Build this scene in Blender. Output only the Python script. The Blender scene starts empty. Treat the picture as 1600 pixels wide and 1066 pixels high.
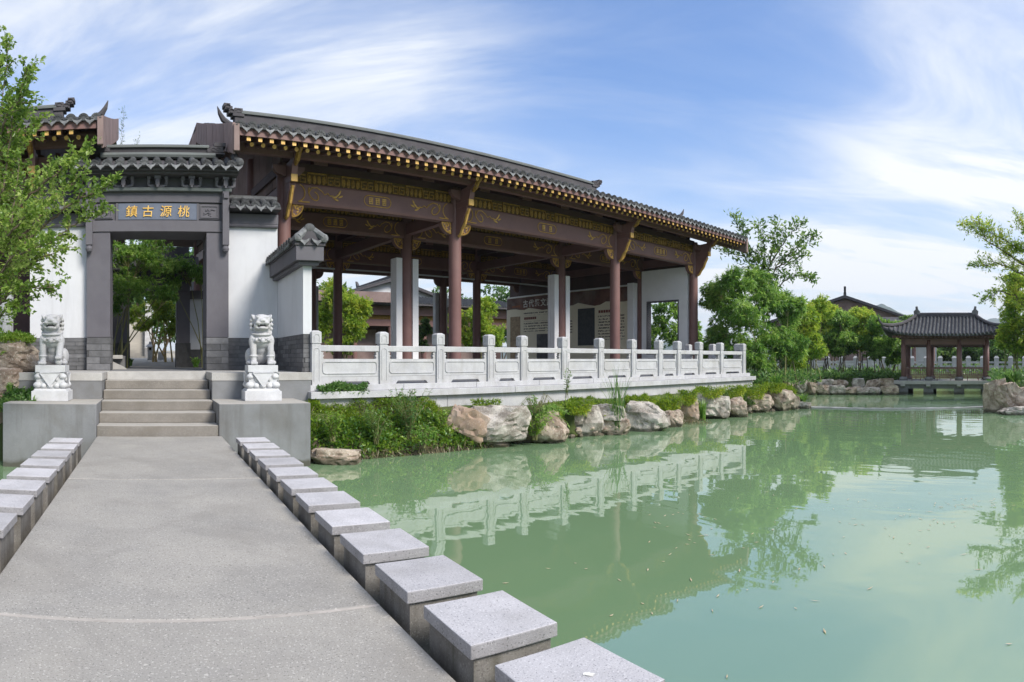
import bpy, math, random
import numpy as np
from math import sin, cos, tan, pi, sqrt, atan2, radians
from mathutils import Vector, Matrix, noise as mnoise

SC = bpy.context.scene
COL = SC.collection

# ------------------------------------------------------------------ camera
F, X0, YH, HC = 998.0, 236.0, 561.0, 1.3        # panorama: px per radian, axis, horizon, eye height
THC = (800 - X0) / F
cd = bpy.data.cameras.new('camera')
cam = bpy.data.objects.new('camera', cd)
COL.objects.link(cam)
SC.camera = cam
cam.location = (0, 0, HC)
cam.rotation_euler = (pi / 2, 0, -THC)
cd.type = 'PANO'
cd.panorama_type = 'CENTRAL_CYLINDRICAL'
cd.central_cylindrical_range_u_min = -800 / F
cd.central_cylindrical_range_u_max = 800 / F
cd.central_cylindrical_range_v_min = -(1066 - YH) / F
cd.central_cylindrical_range_v_max = YH / F
cd.central_cylindrical_radius = 1.0
cd.lens = 20
cd.clip_start = 0.05
cd.clip_end = 6000

# ------------------------------------------------------------------ world, sun, exposure
SUN_EL, SUN_AZ = radians(40), radians(152)       # azimuth clockwise from +Y (bridge axis)
wd = bpy.data.worlds.new('World')
SC.world = wd
wd.use_nodes = True
nt = wd.node_tree
nt.nodes.clear()
def N(t, kind, **kw):
    n = t.nodes.new(kind)
    for k, v in kw.items():
        setattr(n, k, v)
    return n
def build_world():
    L = nt.links.new
    out = N(nt, 'ShaderNodeOutputWorld')
    bg = N(nt, 'ShaderNodeBackground')
    bg.inputs['Strength'].default_value = 0.115
    sky = N(nt, 'ShaderNodeTexSky', sky_type='NISHITA')
    sky.sun_disc = False
    sky.sun_elevation = SUN_EL
    sky.sun_rotation = SUN_AZ
    sky.air_density = 1.25
    sky.dust_density = 0.6
    sky.ozone_density = 2.2
    tc = N(nt, 'ShaderNodeTexCoord')
    sep = N(nt, 'ShaderNodeSeparateXYZ')
    L(tc.outputs['Generated'], sep.inputs[0])
    def M(op, a, b=None, c=None):
        n = N(nt, 'ShaderNodeMath', operation=op)
        for i, v in enumerate((a, b, c)):
            if v is None: continue
            if isinstance(v, (int, float)): n.inputs[i].default_value = v
            else: L(v, n.inputs[i])
        return n.outputs[0]
    z = M('MAXIMUM', sep.outputs['Z'], 0.0)
    den = M('ADD', z, 0.16)
    px = M('DIVIDE', sep.outputs['X'], den)
    py = M('DIVIDE', sep.outputs['Y'], den)
    comb = N(nt, 'ShaderNodeCombineXYZ')
    L(px, comb.inputs[0]); L(py, comb.inputs[1])
    def layer(rot, scale, loc, nscale, detail, rough, dist, lo, hi):
        mp = N(nt, 'ShaderNodeMapping', vector_type='TEXTURE')
        mp.inputs['Rotation'].default_value = (0, 0, rot)
        mp.inputs['Scale'].default_value = scale
        mp.inputs['Location'].default_value = loc
        L(comb.outputs[0], mp.inputs[0])
        ns = N(nt, 'ShaderNodeTexNoise')
        ns.inputs['Scale'].default_value = nscale
        ns.inputs['Detail'].default_value = detail
        ns.inputs['Roughness'].default_value = rough
        ns.inputs['Distortion'].default_value = dist
        L(mp.outputs[0], ns.inputs['Vector'])
        mr = N(nt, 'ShaderNodeMapRange', interpolation_type='SMOOTHSTEP')
        mr.inputs[1].default_value = lo
        mr.inputs[2].default_value = hi
        L(ns.outputs['Fac'], mr.inputs[0])
        return mr.outputs[0]
    big = layer(-0.5, (1.6, 1, 1), (3.1, 1.7, 0), 0.6, 4, 0.5, 0.3, 0.28, 0.70)
    wisp = layer(-0.72, (2.2, 0.8, 1), (0.4, 2.2, 0), 1.7, 10, 0.60, 1.0, 0.36, 0.70)
    fine = layer(-0.40, (2.2, 0.55, 1), (7.4, 0.2, 0), 2.2, 9, 0.62, 0.5, 0.36, 0.84)
    puff = layer(-0.6, (1.5, 1, 1), (1.4, 5.2, 0), 1.1, 9, 0.55, 0.4, 0.34, 0.66)
    # an open blue gap between the cloud sheets
    gd = (sin(0.80)*cos(0.43), cos(0.80)*cos(0.43), sin(0.43))
    dt = N(nt, 'ShaderNodeVectorMath', operation='DOT_PRODUCT')
    L(tc.outputs['Generated'], dt.inputs[0]); dt.inputs[1].default_value = gd
    gp_ = N(nt, 'ShaderNodeMapRange', interpolation_type='SMOOTHSTEP')
    gp_.inputs[1].default_value = 0.93; gp_.inputs[2].default_value = 0.998; gp_.inputs[3].default_value = 1.0; gp_.inputs[4].default_value = 0.22
    L(dt.outputs['Value'], gp_.inputs[0])
    # cloud cover thickens towards the horizon
    hz = N(nt, 'ShaderNodeMapRange', interpolation_type='SMOOTHSTEP')
    hz.inputs[1].default_value = 0.42; hz.inputs[2].default_value = 0.02
    L(z, hz.inputs[0])
    a = M('MULTIPLY', wisp, M('ADD', M('MULTIPLY', big, 0.62), 0.28))
    a = M('ADD', a, M('MULTIPLY', fine, M('ADD', M('MULTIPLY', big, 0.30), 0.12)))
    a = M('ADD', a, 0.26)
    a = M('MULTIPLY', a, gp_.outputs[0])
    a = M('ADD', a, M('MULTIPLY', hz.outputs[0], M('ADD', M('MULTIPLY', puff, 0.50), 0.22)))
    a = M('MINIMUM', a, 1.0)
    mix = N(nt, 'ShaderNodeMix', data_type='RGBA')
    L(a, mix.inputs['Factor'])
    # blue of the open sky: the physical sky, a little deeper
    g = N(nt, 'ShaderNodeMix', data_type='RGBA', blend_type='MULTIPLY')
    g.inputs['Factor'].default_value = 1
    L(sky.outputs[0], g.inputs['A'])
    g.inputs['B'].default_value = (SKYTINT[0], SKYTINT[1], SKYTINT[2], 1)
    L(g.outputs['Result'], mix.inputs['A'])
    mix.inputs['B'].default_value = (CLOUD[0], CLOUD[1], CLOUD[2], 1)
    L(mix.outputs['Result'], bg.inputs['Color'])
    L(bg.outputs[0], out.inputs[0])
SKYTINT = (0.58, 0.88, 1.28)
CLOUD = (6.5, 6.7, 6.9)
build_world()

sd = bpy.data.lights.new('sun', 'SUN')
sun = bpy.data.objects.new('sun', sd)
COL.objects.link(sun)
sd.energy = 3.5
sd.angle = radians(20)
sd.color = (1.0, 0.93, 0.83)
_sv = Vector((sin(SUN_AZ) * cos(SUN_EL), cos(SUN_AZ) * cos(SUN_EL), sin(SUN_EL)))
sun.rotation_euler = _sv.to_track_quat('Z', 'Y').to_euler()
sun.location = (0, 0, 30)

SC.view_settings.view_transform = 'Standard'
SC.view_settings.look = 'None'
SC.view_settings.exposure = 0.5
SC.view_settings.gamma = 1.0
SC.view_settings.use_curve_mapping = False
SC.cycles.max_bounces = 10
SC.cycles.diffuse_bounces = 6
SC.cycles.glossy_bounces = 4
SC.cycles.transmission_bounces = 8
SC.cycles.use_denoising = True
SC.cycles.caustics_reflective = False
SC.cycles.caustics_refractive = False

# ------------------------------------------------------------------ geometry helpers
rng = np.random.default_rng(7)
random.seed(7)
def pol(px, r, py=None):
    """point at panorama column px, horizontal distance r (and height seen at row py)"""
    th = (px - X0) / F
    z = 0.0 if py is None else HC + (YH - py) / F * r
    return Vector((r * sin(th), r * cos(th), z))
def rz(py, z):
    """distance at which height z is seen at row py"""
    return F * (HC - z) / (py - YH)
WZ = -0.552                                     # pond level
PHI = -0.12
HALL = Matrix.Rotation(-PHI, 4, 'Z')            # hall frame: x along its front, y away from the pond
def hw(s, d, z=0.0):
    return HALL @ Vector((s, d, z))
ID = Matrix.Identity(4)

class MB:
    def __init__(self):
        self.v, self.f, self.m, self.mi = [], [], [], 0
    def add(self, vs, fs):
        o = len(self.v)
        self.v.extend([tuple(p) for p in vs])
        self.f.extend([tuple(o + i for i in f) for f in fs])
        self.m.extend([self.mi] * len(fs))
        return self
    def box(self, x0, x1, y0, y1, z0, z1, M=None):
        vs = [Vector(p) for p in ((x0,y0,z0),(x1,y0,z0),(x1,y1,z0),(x0,y1,z0),(x0,y0,z1),(x1,y0,z1),(x1,y1,z1),(x0,y1,z1))]
        if M is not None: vs = [M @ p for p in vs]
        return self.add(vs, ((0,3,2,1),(4,5,6,7),(0,1,5,4),(1,2,6,5),(2,3,7,6),(3,0,4,7)))
    def frus(self, x0, x1, y0, y1, z0, z1, i):
        """box whose top is inset by i"""
        vs = ((x0,y0,z0),(x1,y0,z0),(x1,y1,z0),(x0,y1,z0),(x0+i,y0+i,z1),(x1-i,y0+i,z1),(x1-i,y1-i,z1),(x0+i,y1-i,z1))
        return self.add(vs, ((0,3,2,1),(4,5,6,7),(0,1,5,4),(1,2,6,5),(2,3,7,6),(3,0,4,7)))
    def prism(self, poly, a, b, axis='y', M=None):
        """extrude a 2D polygon from a to b along axis: poly is (x,z) for y, (y,z) for x, (x,y) for z"""
        n = len(poly)
        def P(p, t):
            q = (p[0], t, p[1]) if axis == 'y' else ((t, p[0], p[1]) if axis == 'x' else (p[0], p[1], t))
            q = Vector(q)
            return M @ q if M is not None else q
        vs = [P(p, a) for p in poly] + [P(p, b) for p in poly]
        fs = [tuple(range(n)), tuple(range(2*n-1, n-1, -1))]
        fs += [(i, i + n, (i+1) % n + n, (i+1) % n) for i in range(n)]
        return self.add(vs, fs)
    def tube(self, pts, rad, n=6, cap=True, flat=1.0):
        pts = [Vector(p) for p in pts]
        k = len(pts)
        rs = rad if hasattr(rad, '__len__') else [rad] * k
        vs, fs = [], []
        up = Vector((0, 0, 1))
        prev = None
        for i, p in enumerate(pts):
            t = (pts[min(i+1, k-1)] - pts[max(i-1, 0)])
            if t.length < 1e-9: t = Vector((0, 0, 1))
            t.normalize()
            if prev is None:
                a = up.cross(t)
                if a.length < 0.1: a = Vector((1, 0, 0)).cross(t)
                a.normalize()
            else:
                a = prev - t * prev.dot(t)
                if a.length < 1e-6: a = Vector((1, 0, 0)).cross(t)
                a.normalize()
            prev = a
            b = t.cross(a)
            for j in range(n):
                w = 2 * pi * j / n
                vs.append(p + a * (cos(w) * rs[i]) + b * (sin(w) * rs[i] * flat))
        for i in range(k - 1):
            for j in range(n):
                fs.append((i*n+j, i*n+(j+1)%n, (i+1)*n+(j+1)%n, (i+1)*n+j))
        if cap:
            fs.append(tuple(range(n-1, -1, -1)))
            fs.append(tuple(range((k-1)*n, k*n)))
        return self.add(vs, fs)
    def lathe(self, prof, c=(0, 0, 0), n=12):
        vs, fs = [], []
        k = len(prof)
        for r, z in prof:
            for j in range(n):
                w = 2 * pi * j / n
                vs.append((c[0] + r * cos(w), c[1] + r * sin(w), c[2] + z))
        for i in range(k - 1):
            for j in range(n):
                fs.append((i*n+j, i*n+(j+1)%n, (i+1)*n+(j+1)%n, (i+1)*n+j))
        fs.append(tuple(range(n-1, -1, -1)))
        fs.append(tuple(range((k-1)*n, k*n)))
        return self.add(vs, fs)
    def ball(self, c, r, nu=10, nv=7, M=None):
        r = r if hasattr(r, '__len__') else (r, r, r)
        vs, fs = [], []
        for i in range(nv + 1):
            ph = -pi/2 + pi * i / nv
            for j in range(nu):
                w = 2 * pi * j / nu
                q = Vector((r[0]*cos(ph)*cos(w), r[1]*cos(ph)*sin(w), r[2]*sin(ph)))
                if M is not None: q = M @ q
                vs.append(q + Vector(c))
        for i in range(nv):
            for j in range(nu):
                fs.append((i*nu+j, i*nu+(j+1)%nu, (i+1)*nu+(j+1)%nu, (i+1)*nu+j))
        return self.add(vs, fs)
    def mesh(self, name, mats, smooth=False, off=None):
        me = bpy.data.meshes.new(name)
        v = self.v
        if off is not None:
            v = [(p[0]-off[0], p[1]-off[1], p[2]-off[2]) for p in v]
        me.from_pydata(v, [], self.f)
        if not isinstance(mats, (list, tuple)): mats = [mats]
        for m in mats: me.materials.append(m)
        if len(mats) > 1:
            me.polygons.foreach_set('material_index', self.m)
        if smooth:
            me.polygons.foreach_set('use_smooth', [True] * len(me.polygons))
        me.update()
        return me

def link(name, me, parent=None, loc=None, M=None):
    o = bpy.data.objects.new(name, me)
    COL.objects.link(o)
    if parent is not None: o.parent = parent
    if M is not None: o.matrix_local = M
    if loc is not None: o.location = loc
    return o
def smooth_by_angle(me, ang=40):
    """shade smooth with hard creases"""
    try:
        me.set_sharp_from_angle(angle=radians(ang))
        me.polygons.foreach_set('use_smooth', [True] * len(me.polygons))
    except Exception:
        pass
def bevel(o, w=0.012, seg=2):
    m = o.modifiers.new('bevel', 'BEVEL')
    m.width = w; m.segments = seg; m.limit_method = 'ANGLE'; m.angle_limit = radians(40)
    return o
def tag(o, label=None, cat=None, group=None, kind=None):
    if label: o['label'] = label
    if cat: o['category'] = cat
    if group: o['group'] = group
    if kind: o['kind'] = kind
    return o
class Thing:
    """an Empty at the thing's base in a frame; parts are given in that frame's coordinates"""
    def __init__(self, name, label, cat, base=(0, 0, 0), frame=ID, group=None):
        self.base = Vector(base)
        o = bpy.data.objects.new(name, None)
        COL.objects.link(o)
        o.empty_display_size = 0.2
        o.matrix_world = frame @ Matrix.Translation(self.base)
        tag(o, label, cat, group)
        self.o = o
    def part(self, name, mb, mat, parent=None, smooth=False, label=None, kind=None, bev=None, ang=None):
        me = mb.mesh(name, mat, smooth, self.base) if isinstance(mb, MB) else mb
        if ang: smooth_by_angle(me, ang)
        o = link(name, me, parent or self.o)
        if label: o['label'] = label
        if kind: o['kind'] = kind
        if bev: bevel(o, bev)
        return o
    def inst(self, name, me, at, parent=None, rot=0.0, scale=None):
        """a part that shares mesh data, put at a point of the frame"""
        o = link(name, me, parent or self.o)
        o.location = Vector(at) - self.base - (parent.location if parent is not None else Vector((0, 0, 0)))
        if rot: o.rotation_euler = (0, 0, rot)
        if scale: o.scale = scale
        return o
ORD = 'first second third fourth fifth sixth seventh eighth ninth tenth eleventh twelfth thirteenth fourteenth fifteenth sixteenth seventeenth eighteenth nineteenth twentieth'.split()

# ------------------------------------------------------------------ materials
MATS = {}
def mat(name, col, col2=None, scale=4.0, rough=0.75, bump=0.15, bscale=None, speck=None, spscale=120.0, detail=5, stain=None,
        metal=0.0, spec=0.4, rand=0.0, streak=None, tide=None, lo=0.35, hi=0.65):
    """noise-mixed surface; speck = (dark, light, amount) granite grains; stain = (colour, scale, amount); rand = per-object value jitter"""
    m = bpy.data.materials.new(name)
    m.use_nodes = True
    t = m.node_tree
    L = t.links.new
    p = t.nodes['Principled BSDF']
    p.inputs['Roughness'].default_value = rough
    p.inputs['Metallic'].default_value = metal
    p.inputs['Specular IOR Level'].default_value = spec
    tc = N(t, 'ShaderNodeTexCoord')
    oi = N(t, 'ShaderNodeObjectInfo')
    va = N(t, 'ShaderNodeVectorMath', operation='MULTIPLY_ADD')
    L(oi.outputs['Random'], va.inputs[0])
    va.inputs[1].default_value = (37.0, 53.0, 71.0)
    L(tc.outputs['Object'], va.inputs[2])
    vec = va.outputs[0]
    def noise(sc, det=5, ro=0.6, dist=0.0):
        n = N(t, 'ShaderNodeTexNoise')
        n.inputs['Scale'].default_value = sc
        n.inputs['Detail'].default_value = det
        n.inputs['Roughness'].default_value = ro
        n.inputs['Distortion'].default_value = dist
        L(vec, n.inputs['Vector'])
        return n.outputs['Fac']
    def rng_(f, a, b, c=0.0, d=1.0):
        r = N(t, 'ShaderNodeMapRange')
        r.inputs[1].default_value = a; r.inputs[2].default_value = b
        r.inputs[3].default_value = c; r.inputs[4].default_value = d
        L(f, r.inputs[0])
        return r.outputs[0]
    def mixc(f, A, B, mode='MIX'):
        x = N(t, 'ShaderNodeMix', data_type='RGBA', blend_type=mode)
        for k, v in (('Factor', f), ('A', A), ('B', B)):
            if isinstance(v, tuple): x.inputs[k].default_value = (v[0], v[1], v[2], 1)
            elif isinstance(v, (int, float)): x.inputs[k].default_value = v
            else: L(v, x.inputs[k])
        return x.outputs['Result']
    col2 = col2 or tuple(c * 0.75 for c in col)
    n1 = noise(scale, detail)
    c = mixc(rng_(n1, lo, hi), tuple(col), tuple(col2))
    hgt = n1
    if speck:
        ns = noise(spscale, 2, 0.5)
        c = mixc(rng_(ns, 0.60, 0.68, 0, speck[2]), c, tuple(speck[0]))
        ns2 = noise(spscale * 0.8, 2, 0.5, 0.3)
        c = mixc(rng_(ns2, 0.40, 0.33, 0, speck[2]), c, tuple(speck[1]))
    if stain:
        st = noise(stain[1], 6, 0.65, 0.4)
        c = mixc(rng_(st, 0.48, 0.72, 0, stain[2]), c, tuple(stain[0]))
    if tide:
        # wet, algae-stained band just above the pond level
        gm = N(t, 'ShaderNodeNewGeometry'); sx = N(t, 'ShaderNodeSeparateXYZ')
        L(gm.outputs['Position'], sx.inputs[0])
        wob = N(t, 'ShaderNodeMath', operation='MULTIPLY_ADD')
        L(noise(3.0, 4), wob.inputs[0]); wob.inputs[1].default_value = -.22; L(sx.outputs['Z'], wob.inputs[2])
        c = mixc(rng_(wob.outputs[0], -.552 - .11 + tide, -.552 - .11 + tide*.55, 0, .8), c, (.055, .052, .032))
    if streak:
        mp = N(t, 'ShaderNodeMapping')
        mp.inputs['Scale'].default_value = (streak[1], streak[1], streak[1]*.09)
        L(vec, mp.inputs[0])
        n = N(t, 'ShaderNodeTexNoise')
        n.inputs['Scale'].default_value = 1.0; n.inputs['Detail'].default_value = 6; n.inputs['Roughness'].default_value = .62
        L(mp.outputs[0], n.inputs['Vector'])
        c = mixc(rng_(n.outputs['Fac'], 0.50, 0.72, 0, streak[2]), c, tuple(streak[0]))
    if rand:
        rv = rng_(oi.outputs['Random'], 0, 1, 1 - rand, 1 + rand)
        hs = N(t, 'ShaderNodeHueSaturation')
        L(rv, hs.inputs['Value']); L(c, hs.inputs['Color'])
        c = hs.outputs[0]
    L(c, p.inputs['Base Color'])
    if bump:
        b = N(t, 'ShaderNodeBump')
        b.inputs['Strength'].default_value = bump
        b.inputs['Distance'].default_value = 0.02
        L(noise(bscale or scale * 8, 6, 0.65), b.inputs['Height'])
        L(b.outputs[0], p.inputs['Normal'])
    MATS[name] = m
    return m
def leafmat(name, dark, mid, light, trans=0.35, rough=0.36, hue=0.0):
    m = bpy.data.materials.new(name)
    m.use_nodes = True
    t = m.node_tree
    L = t.links.new
    p = t.nodes['Principled BSDF']
    out = t.nodes['Material Output']
    p.inputs['Roughness'].default_value = rough
    p.inputs['Specular IOR Level'].default_value = 0.6
    g = N(t, 'ShaderNodeNewGeometry')
    tc = N(t, 'ShaderNodeTexCoord')
    ns = N(t, 'ShaderNodeTexNoise')
    ns.inputs['Scale'].default_value = 0.9
    ns.inputs['Detail'].default_value = 2
    L(tc.outputs['Object'], ns.inputs['Vector'])
    ad = N(t, 'ShaderNodeMath', operation='MULTIPLY_ADD')
    L(g.outputs['Random Per Island'], ad.inputs[0])
    ad.inputs[1].default_value = 0.62
    sb = N(t, 'ShaderNodeMath', operation='MULTIPLY_ADD')
    L(ns.outputs['Fac'], sb.inputs[0]); sb.inputs[1].default_value = 1.3; sb.inputs[2].default_value = -0.46
    L(sb.outputs[0], ad.inputs[2])
    cr = N(t, 'ShaderNodeValToRGB')
    e = cr.color_ramp.elements
    e[0].position = 0.1; e[0].color = (*dark, 1)
    e[1].position = 0.95; e[1].color = (*light, 1)
    k = cr.color_ramp.elements.new(0.5); k.color = (*mid, 1)
    L(ad.outputs[0], cr.inputs[0])
    L(cr.outputs[0], p.inputs['Base Color'])
    tr = N(t, 'ShaderNodeBsdfTranslucent')
    hs = N(t, 'ShaderNodeHueSaturation')
    hs.inputs['Hue'].default_value = 0.485
    hs.inputs['Value'].default_value = 1.5
    L(cr.outputs[0], hs.inputs['Color'])
    L(hs.outputs[0], tr.inputs['Color'])
    mx = N(t, 'ShaderNodeMixShader')
    mx.inputs[0].default_value = trans
    L(p.outputs[0], mx.inputs[1]); L(tr.outputs[0], mx.inputs[2])
    L(mx.outputs[0], out.inputs['Surface'])
    MATS[name] = m
    return m

granite = mat('pale_granite', (.50,.50,.51), (.41,.41,.43), 3, .7, .12, 60, ((.30,.30,.32),(.72,.72,.73),.55), 90, stain=((.36,.34,.31),1.3,.45), streak=((.30,.29,.265),6,.4))
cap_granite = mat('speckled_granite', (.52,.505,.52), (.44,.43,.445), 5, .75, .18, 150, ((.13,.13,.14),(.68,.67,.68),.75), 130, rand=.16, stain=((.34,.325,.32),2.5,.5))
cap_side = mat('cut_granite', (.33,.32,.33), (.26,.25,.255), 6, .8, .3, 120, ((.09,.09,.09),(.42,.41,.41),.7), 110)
block_conc = mat('weathered_concrete', (.235,.222,.205), (.165,.153,.14), 4, .9, .3, 90, ((.07,.06,.055),(.33,.31,.29),.55), 110, stain=((.07,.055,.04),2.2,.7), streak=((.06,.055,.035),7,.7), tide=.16)
deck = mat('washed_aggregate', (.365,.345,.312), (.30,.287,.266), 1.4, .85, .35, 160, ((.12,.113,.105),(.56,.53,.49),.75), 95, stain=((.22,.205,.185),1.1,.55), detail=8)
joint = mat('pale_joint', (.46,.42,.385), (.36,.33,.30), 8, .9, .1)
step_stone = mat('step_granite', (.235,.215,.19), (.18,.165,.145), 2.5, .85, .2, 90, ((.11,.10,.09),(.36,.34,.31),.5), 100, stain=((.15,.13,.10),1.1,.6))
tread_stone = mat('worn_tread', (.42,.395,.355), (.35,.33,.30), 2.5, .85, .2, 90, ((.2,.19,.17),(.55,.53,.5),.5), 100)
plinth = mat('bluish_concrete', (.225,.23,.24), (.165,.168,.172), 1.3, .85, .15, 70, ((.12,.12,.12),(.31,.31,.32),.35), 120, tide=.16, stain=((.13,.118,.10),1.0,.65), streak=((.10,.095,.085),4,.6))
coping = mat('pale_coping', (.46,.45,.43), (.37,.36,.345), 3, .8, .15, 90, ((.26,.25,.24),(.6,.6,.58),.45), 100, stain=((.25,.23,.20),2.0,.5))
plaster = mat('white_plaster', (.62,.63,.65), (.57,.58,.605), 1.2, .9, .06, 50, stain=((.50,.51,.53),.7,.5), streak=((.40,.40,.40),5,.32))
plaster_lift = mat('shade_lifted_plaster', (.80,.80,.81), (.74,.74,.75), 1.2, .9, .06, 50, stain=((.66,.66,.66),.7,.5))  # paler copy of the white plaster, colour lifted to brighten shaded hall walls
graypaint = mat('grey_plaster', (.125,.12,.135), (.105,.10,.115), 2, .8, .1, 60, stain=((.12,.115,.125),.8,.5))
brickm = mat('grey_brick', (.155,.155,.16), (.115,.115,.12), 6, .85, .3, 40, rand=.28, stain=((.09,.09,.09),3,.5))
mortar = mat('dark_mortar', (.08,.08,.082), (.06,.06,.06), 8, .9, .2)
tilem = mat('grey_roof_tile', (.058,.061,.065), (.036,.038,.04), 5, .7, .3, 40, rand=.3, stain=((.17,.175,.175),3.5,.45))
dripm = mat('pale_drip_tile', (.22,.225,.23), (.10,.105,.11), 10, .75, .4, 60, rand=.2, stain=((.10,.10,.10),9,.6))
ridgem = mat('ridge_plaster', (.080,.074,.082), (.060,.056,.062), 2, .8, .15, 40, stain=((.13,.125,.125),1.5,.5))
ridgecap = mat('ridge_cap', (.13,.145,.14), (.10,.11,.108), 2, .7, .15, 40)
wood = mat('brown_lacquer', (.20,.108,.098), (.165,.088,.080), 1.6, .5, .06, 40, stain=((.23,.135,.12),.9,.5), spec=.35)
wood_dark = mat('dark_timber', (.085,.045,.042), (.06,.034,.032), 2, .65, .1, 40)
board = mat('faded_board', (.27,.195,.18), (.20,.14,.13), 1.5, .8, .25, 30, rand=.14, stain=((.25,.19,.175),2.5,.6))
gold = mat('gilding', (.66,.41,.11), (.46,.26,.055), 12, .42, .2, 60, metal=.15, spec=.5)
gold_old = mat('aged_gilding', (.42,.25,.05), (.20,.11,.03), 22, .6, .5, 60, metal=.25)
letter_gold = mat('gold_lettering', (.80,.52,.14), (.72,.42,.09), 9, .4, .1, 40, metal=.2)
sign_blue = mat('slate_board', (.125,.145,.195), (.10,.12,.165), 6, .6, .05, 40)
gilt_ground = mat('gilt_ground', (.16,.10,.028), (.07,.045,.018), 25, .7, .5, 60, metal=.1)
void_black = mat('black_void', (.012,.012,.013), (.02,.02,.02), 3, .9, 0)  # flat black painted where hollows would only be shaded; also window panes
pave = mat('courtyard_paving', (.23,.23,.235), (.17,.17,.175), 1.5, .85, .15, 40)
rock_grey = mat('grey_boulder', (.52,.48,.43), (.27,.235,.20), 3.4, .9, 1.0, 9, ((.12,.10,.09),(.62,.59,.55),.7), 38, stain=((.085,.07,.055),2.4,.9), detail=9, tide=.13, lo=.42, hi=.6)
rock_tan = mat('tan_boulder', (.50,.42,.335), (.25,.185,.14), 3.2, .9, 1.0, 9, ((.13,.09,.07),(.60,.54,.48),.7), 38, stain=((.09,.065,.045),2.3,.9), detail=9, tide=.13, lo=.42, hi=.6)
rock_rust = mat('rusty_boulder', (.42,.29,.20), (.26,.19,.15), 2.2, .9, .6, 14, ((.16,.10,.08),(.5,.42,.36),.5), 45, stain=((.36,.33,.31),1.3,.7), detail=8)
soil = mat('bank_soil', (.075,.06,.04), (.045,.04,.025), 3, .95, .5, 20, stain=((.05,.075,.02),1.5,.7))
bark = mat('tree_bark', (.16,.12,.085), (.09,.07,.05), 9, .9, .5, 40)
culm = mat('bamboo_culm', (.20,.19,.075), (.12,.13,.05), 5, .6, .15, 40, rand=.2)
culm_y = mat('yellow_culm', (.48,.36,.14), (.35,.25,.10), 5, .6, .15, 40)
leaf_a = leafmat('small_round_leaf', (.06,.13,.016), (.18,.30,.045), (.46,.56,.17), .5)
leaf_b = leafmat('bamboo_leaf', (.055,.15,.025), (.16,.33,.05), (.42,.56,.15), .5)
leaf_y = leafmat('yellowing_bamboo_leaf', (.10,.22,.025), (.27,.42,.045), (.56,.58,.09), .5)
leaf_c = leafmat('dark_leaf', (.035,.10,.022), (.095,.21,.045), (.23,.36,.10), .45)
leaf_d = leafmat('airy_leaf', (.05,.12,.025), (.13,.25,.045), (.30,.42,.11), .45)
moss = leafmat('moss_mat', (.08,.16,.014), (.19,.32,.025), (.42,.46,.05), .4)
creeper = leafmat('creeper_leaf', (.06,.15,.016), (.17,.31,.03), (.38,.50,.09), .45)
deadleaf = leafmat('dry_stem', (.10,.075,.045), (.22,.18,.10), (.34,.29,.17), .2)
# ------------------------------------------------------------------ ground and water
def interp_ring(ring, x, y):
    """signed distance to a closed polygon (negative inside), numpy"""
    P = np.array(ring, float)
    Q = np.roll(P, -1, axis=0)
    dmin = np.full(x.shape, 1e9)
    inside = np.zeros(x.shape, bool)
    for (ax, ay), (bx, by) in zip(P, Q):
        ex, ey = bx - ax, by - ay
        t = np.clip(((x-ax)*ex + (y-ay)*ey) / (ex*ex + ey*ey + 1e-12), 0, 1)
        d = np.hypot(x - ax - t*ex, y - ay - t*ey)
        dmin = np.minimum(dmin, d)
        c = ((ay > y) != (by > y)) & (x < (bx-ax) * (y-ay) / (by-ay + 1e-12) + ax)
        inside ^= c
    return np.where(inside, -dmin, dmin)
def xy(p): return (p.x, p.y)
POND = [(-14, 10.2), (-5, 10.9), (-2.6, 11.2), (2.9, 11.2)]
POND += [xy(hw(s, d)) for s, d in ((4.6,10.75),(7.2,10.95),(9.4,10.85),(11.4,10.6),(15.2,10.9),(19.3,10.75),(21.4,10.5))]
POND += [xy(pol(px, r)) for px, r in ((1256,24.8),(1236,28),(1222,31),(1216,33.6),(1300,34),(1395,33.8),(1408,36),(1420,40),(1480,42),(1545,40.5),(1556,34),(1552,27),(1556,23.6),(1600,22.8),(1700,21.5),(1850,18))]
POND += [(13, -8), (0, -14), (-14, -8)]
def build_ground():
    nth, nr = 540, 150
    th = np.linspace(-pi, pi, nth, endpoint=False)
    r = np.concatenate([[0.0], np.geomspace(2.0, 60.0, nr - 26), np.geomspace(66, 2700, 25)])
    T, R = np.meshgrid(th, r)
    X, Y = R*np.sin(T), R*np.cos(T)
    d = interp_ring(POND, X, Y)
    e = np.clip((d + 0.15) / 0.5, 0, 1); e = e*e*(3-2*e)
    land = 0.22 + 0.12*np.clip(d/4, 0, 1) + 0.05*np.sin(X*1.7)*np.cos(Y*1.3)
    far = np.clip((R - 50) / 60, 0, 1)
    land = land*(1-far) + far*0.6
    Z = -1.1 + (land + 1.1)*e
    n = nth
    V = np.stack([X.ravel(), Y.ravel(), Z.ravel()], 1)
    i = np.arange(nr-1)[:, None]*n; j = np.arange(n)[None, :]
    a = (i + j); b = (i + (j+1) % n); c = b + n; dd = a + n
    Fc = np.stack([a, b, c, dd], -1).reshape(-1, 4)
    me = bpy.data.meshes.new('ground')
    me.from_pydata(V.tolist(), [], Fc.tolist())
    me.polygons.foreach_set('use_smooth', [True]*len(me.polygons))
    g = mat('planted_earth', (.065,.10,.022), (.05,.06,.02), 1.2, .95, .5, 12, stain=((.10,.12,.035),.5,.7))
    me.materials.append(g)
    tag(link('ground', me), kind='structure')
build_ground()

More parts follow.
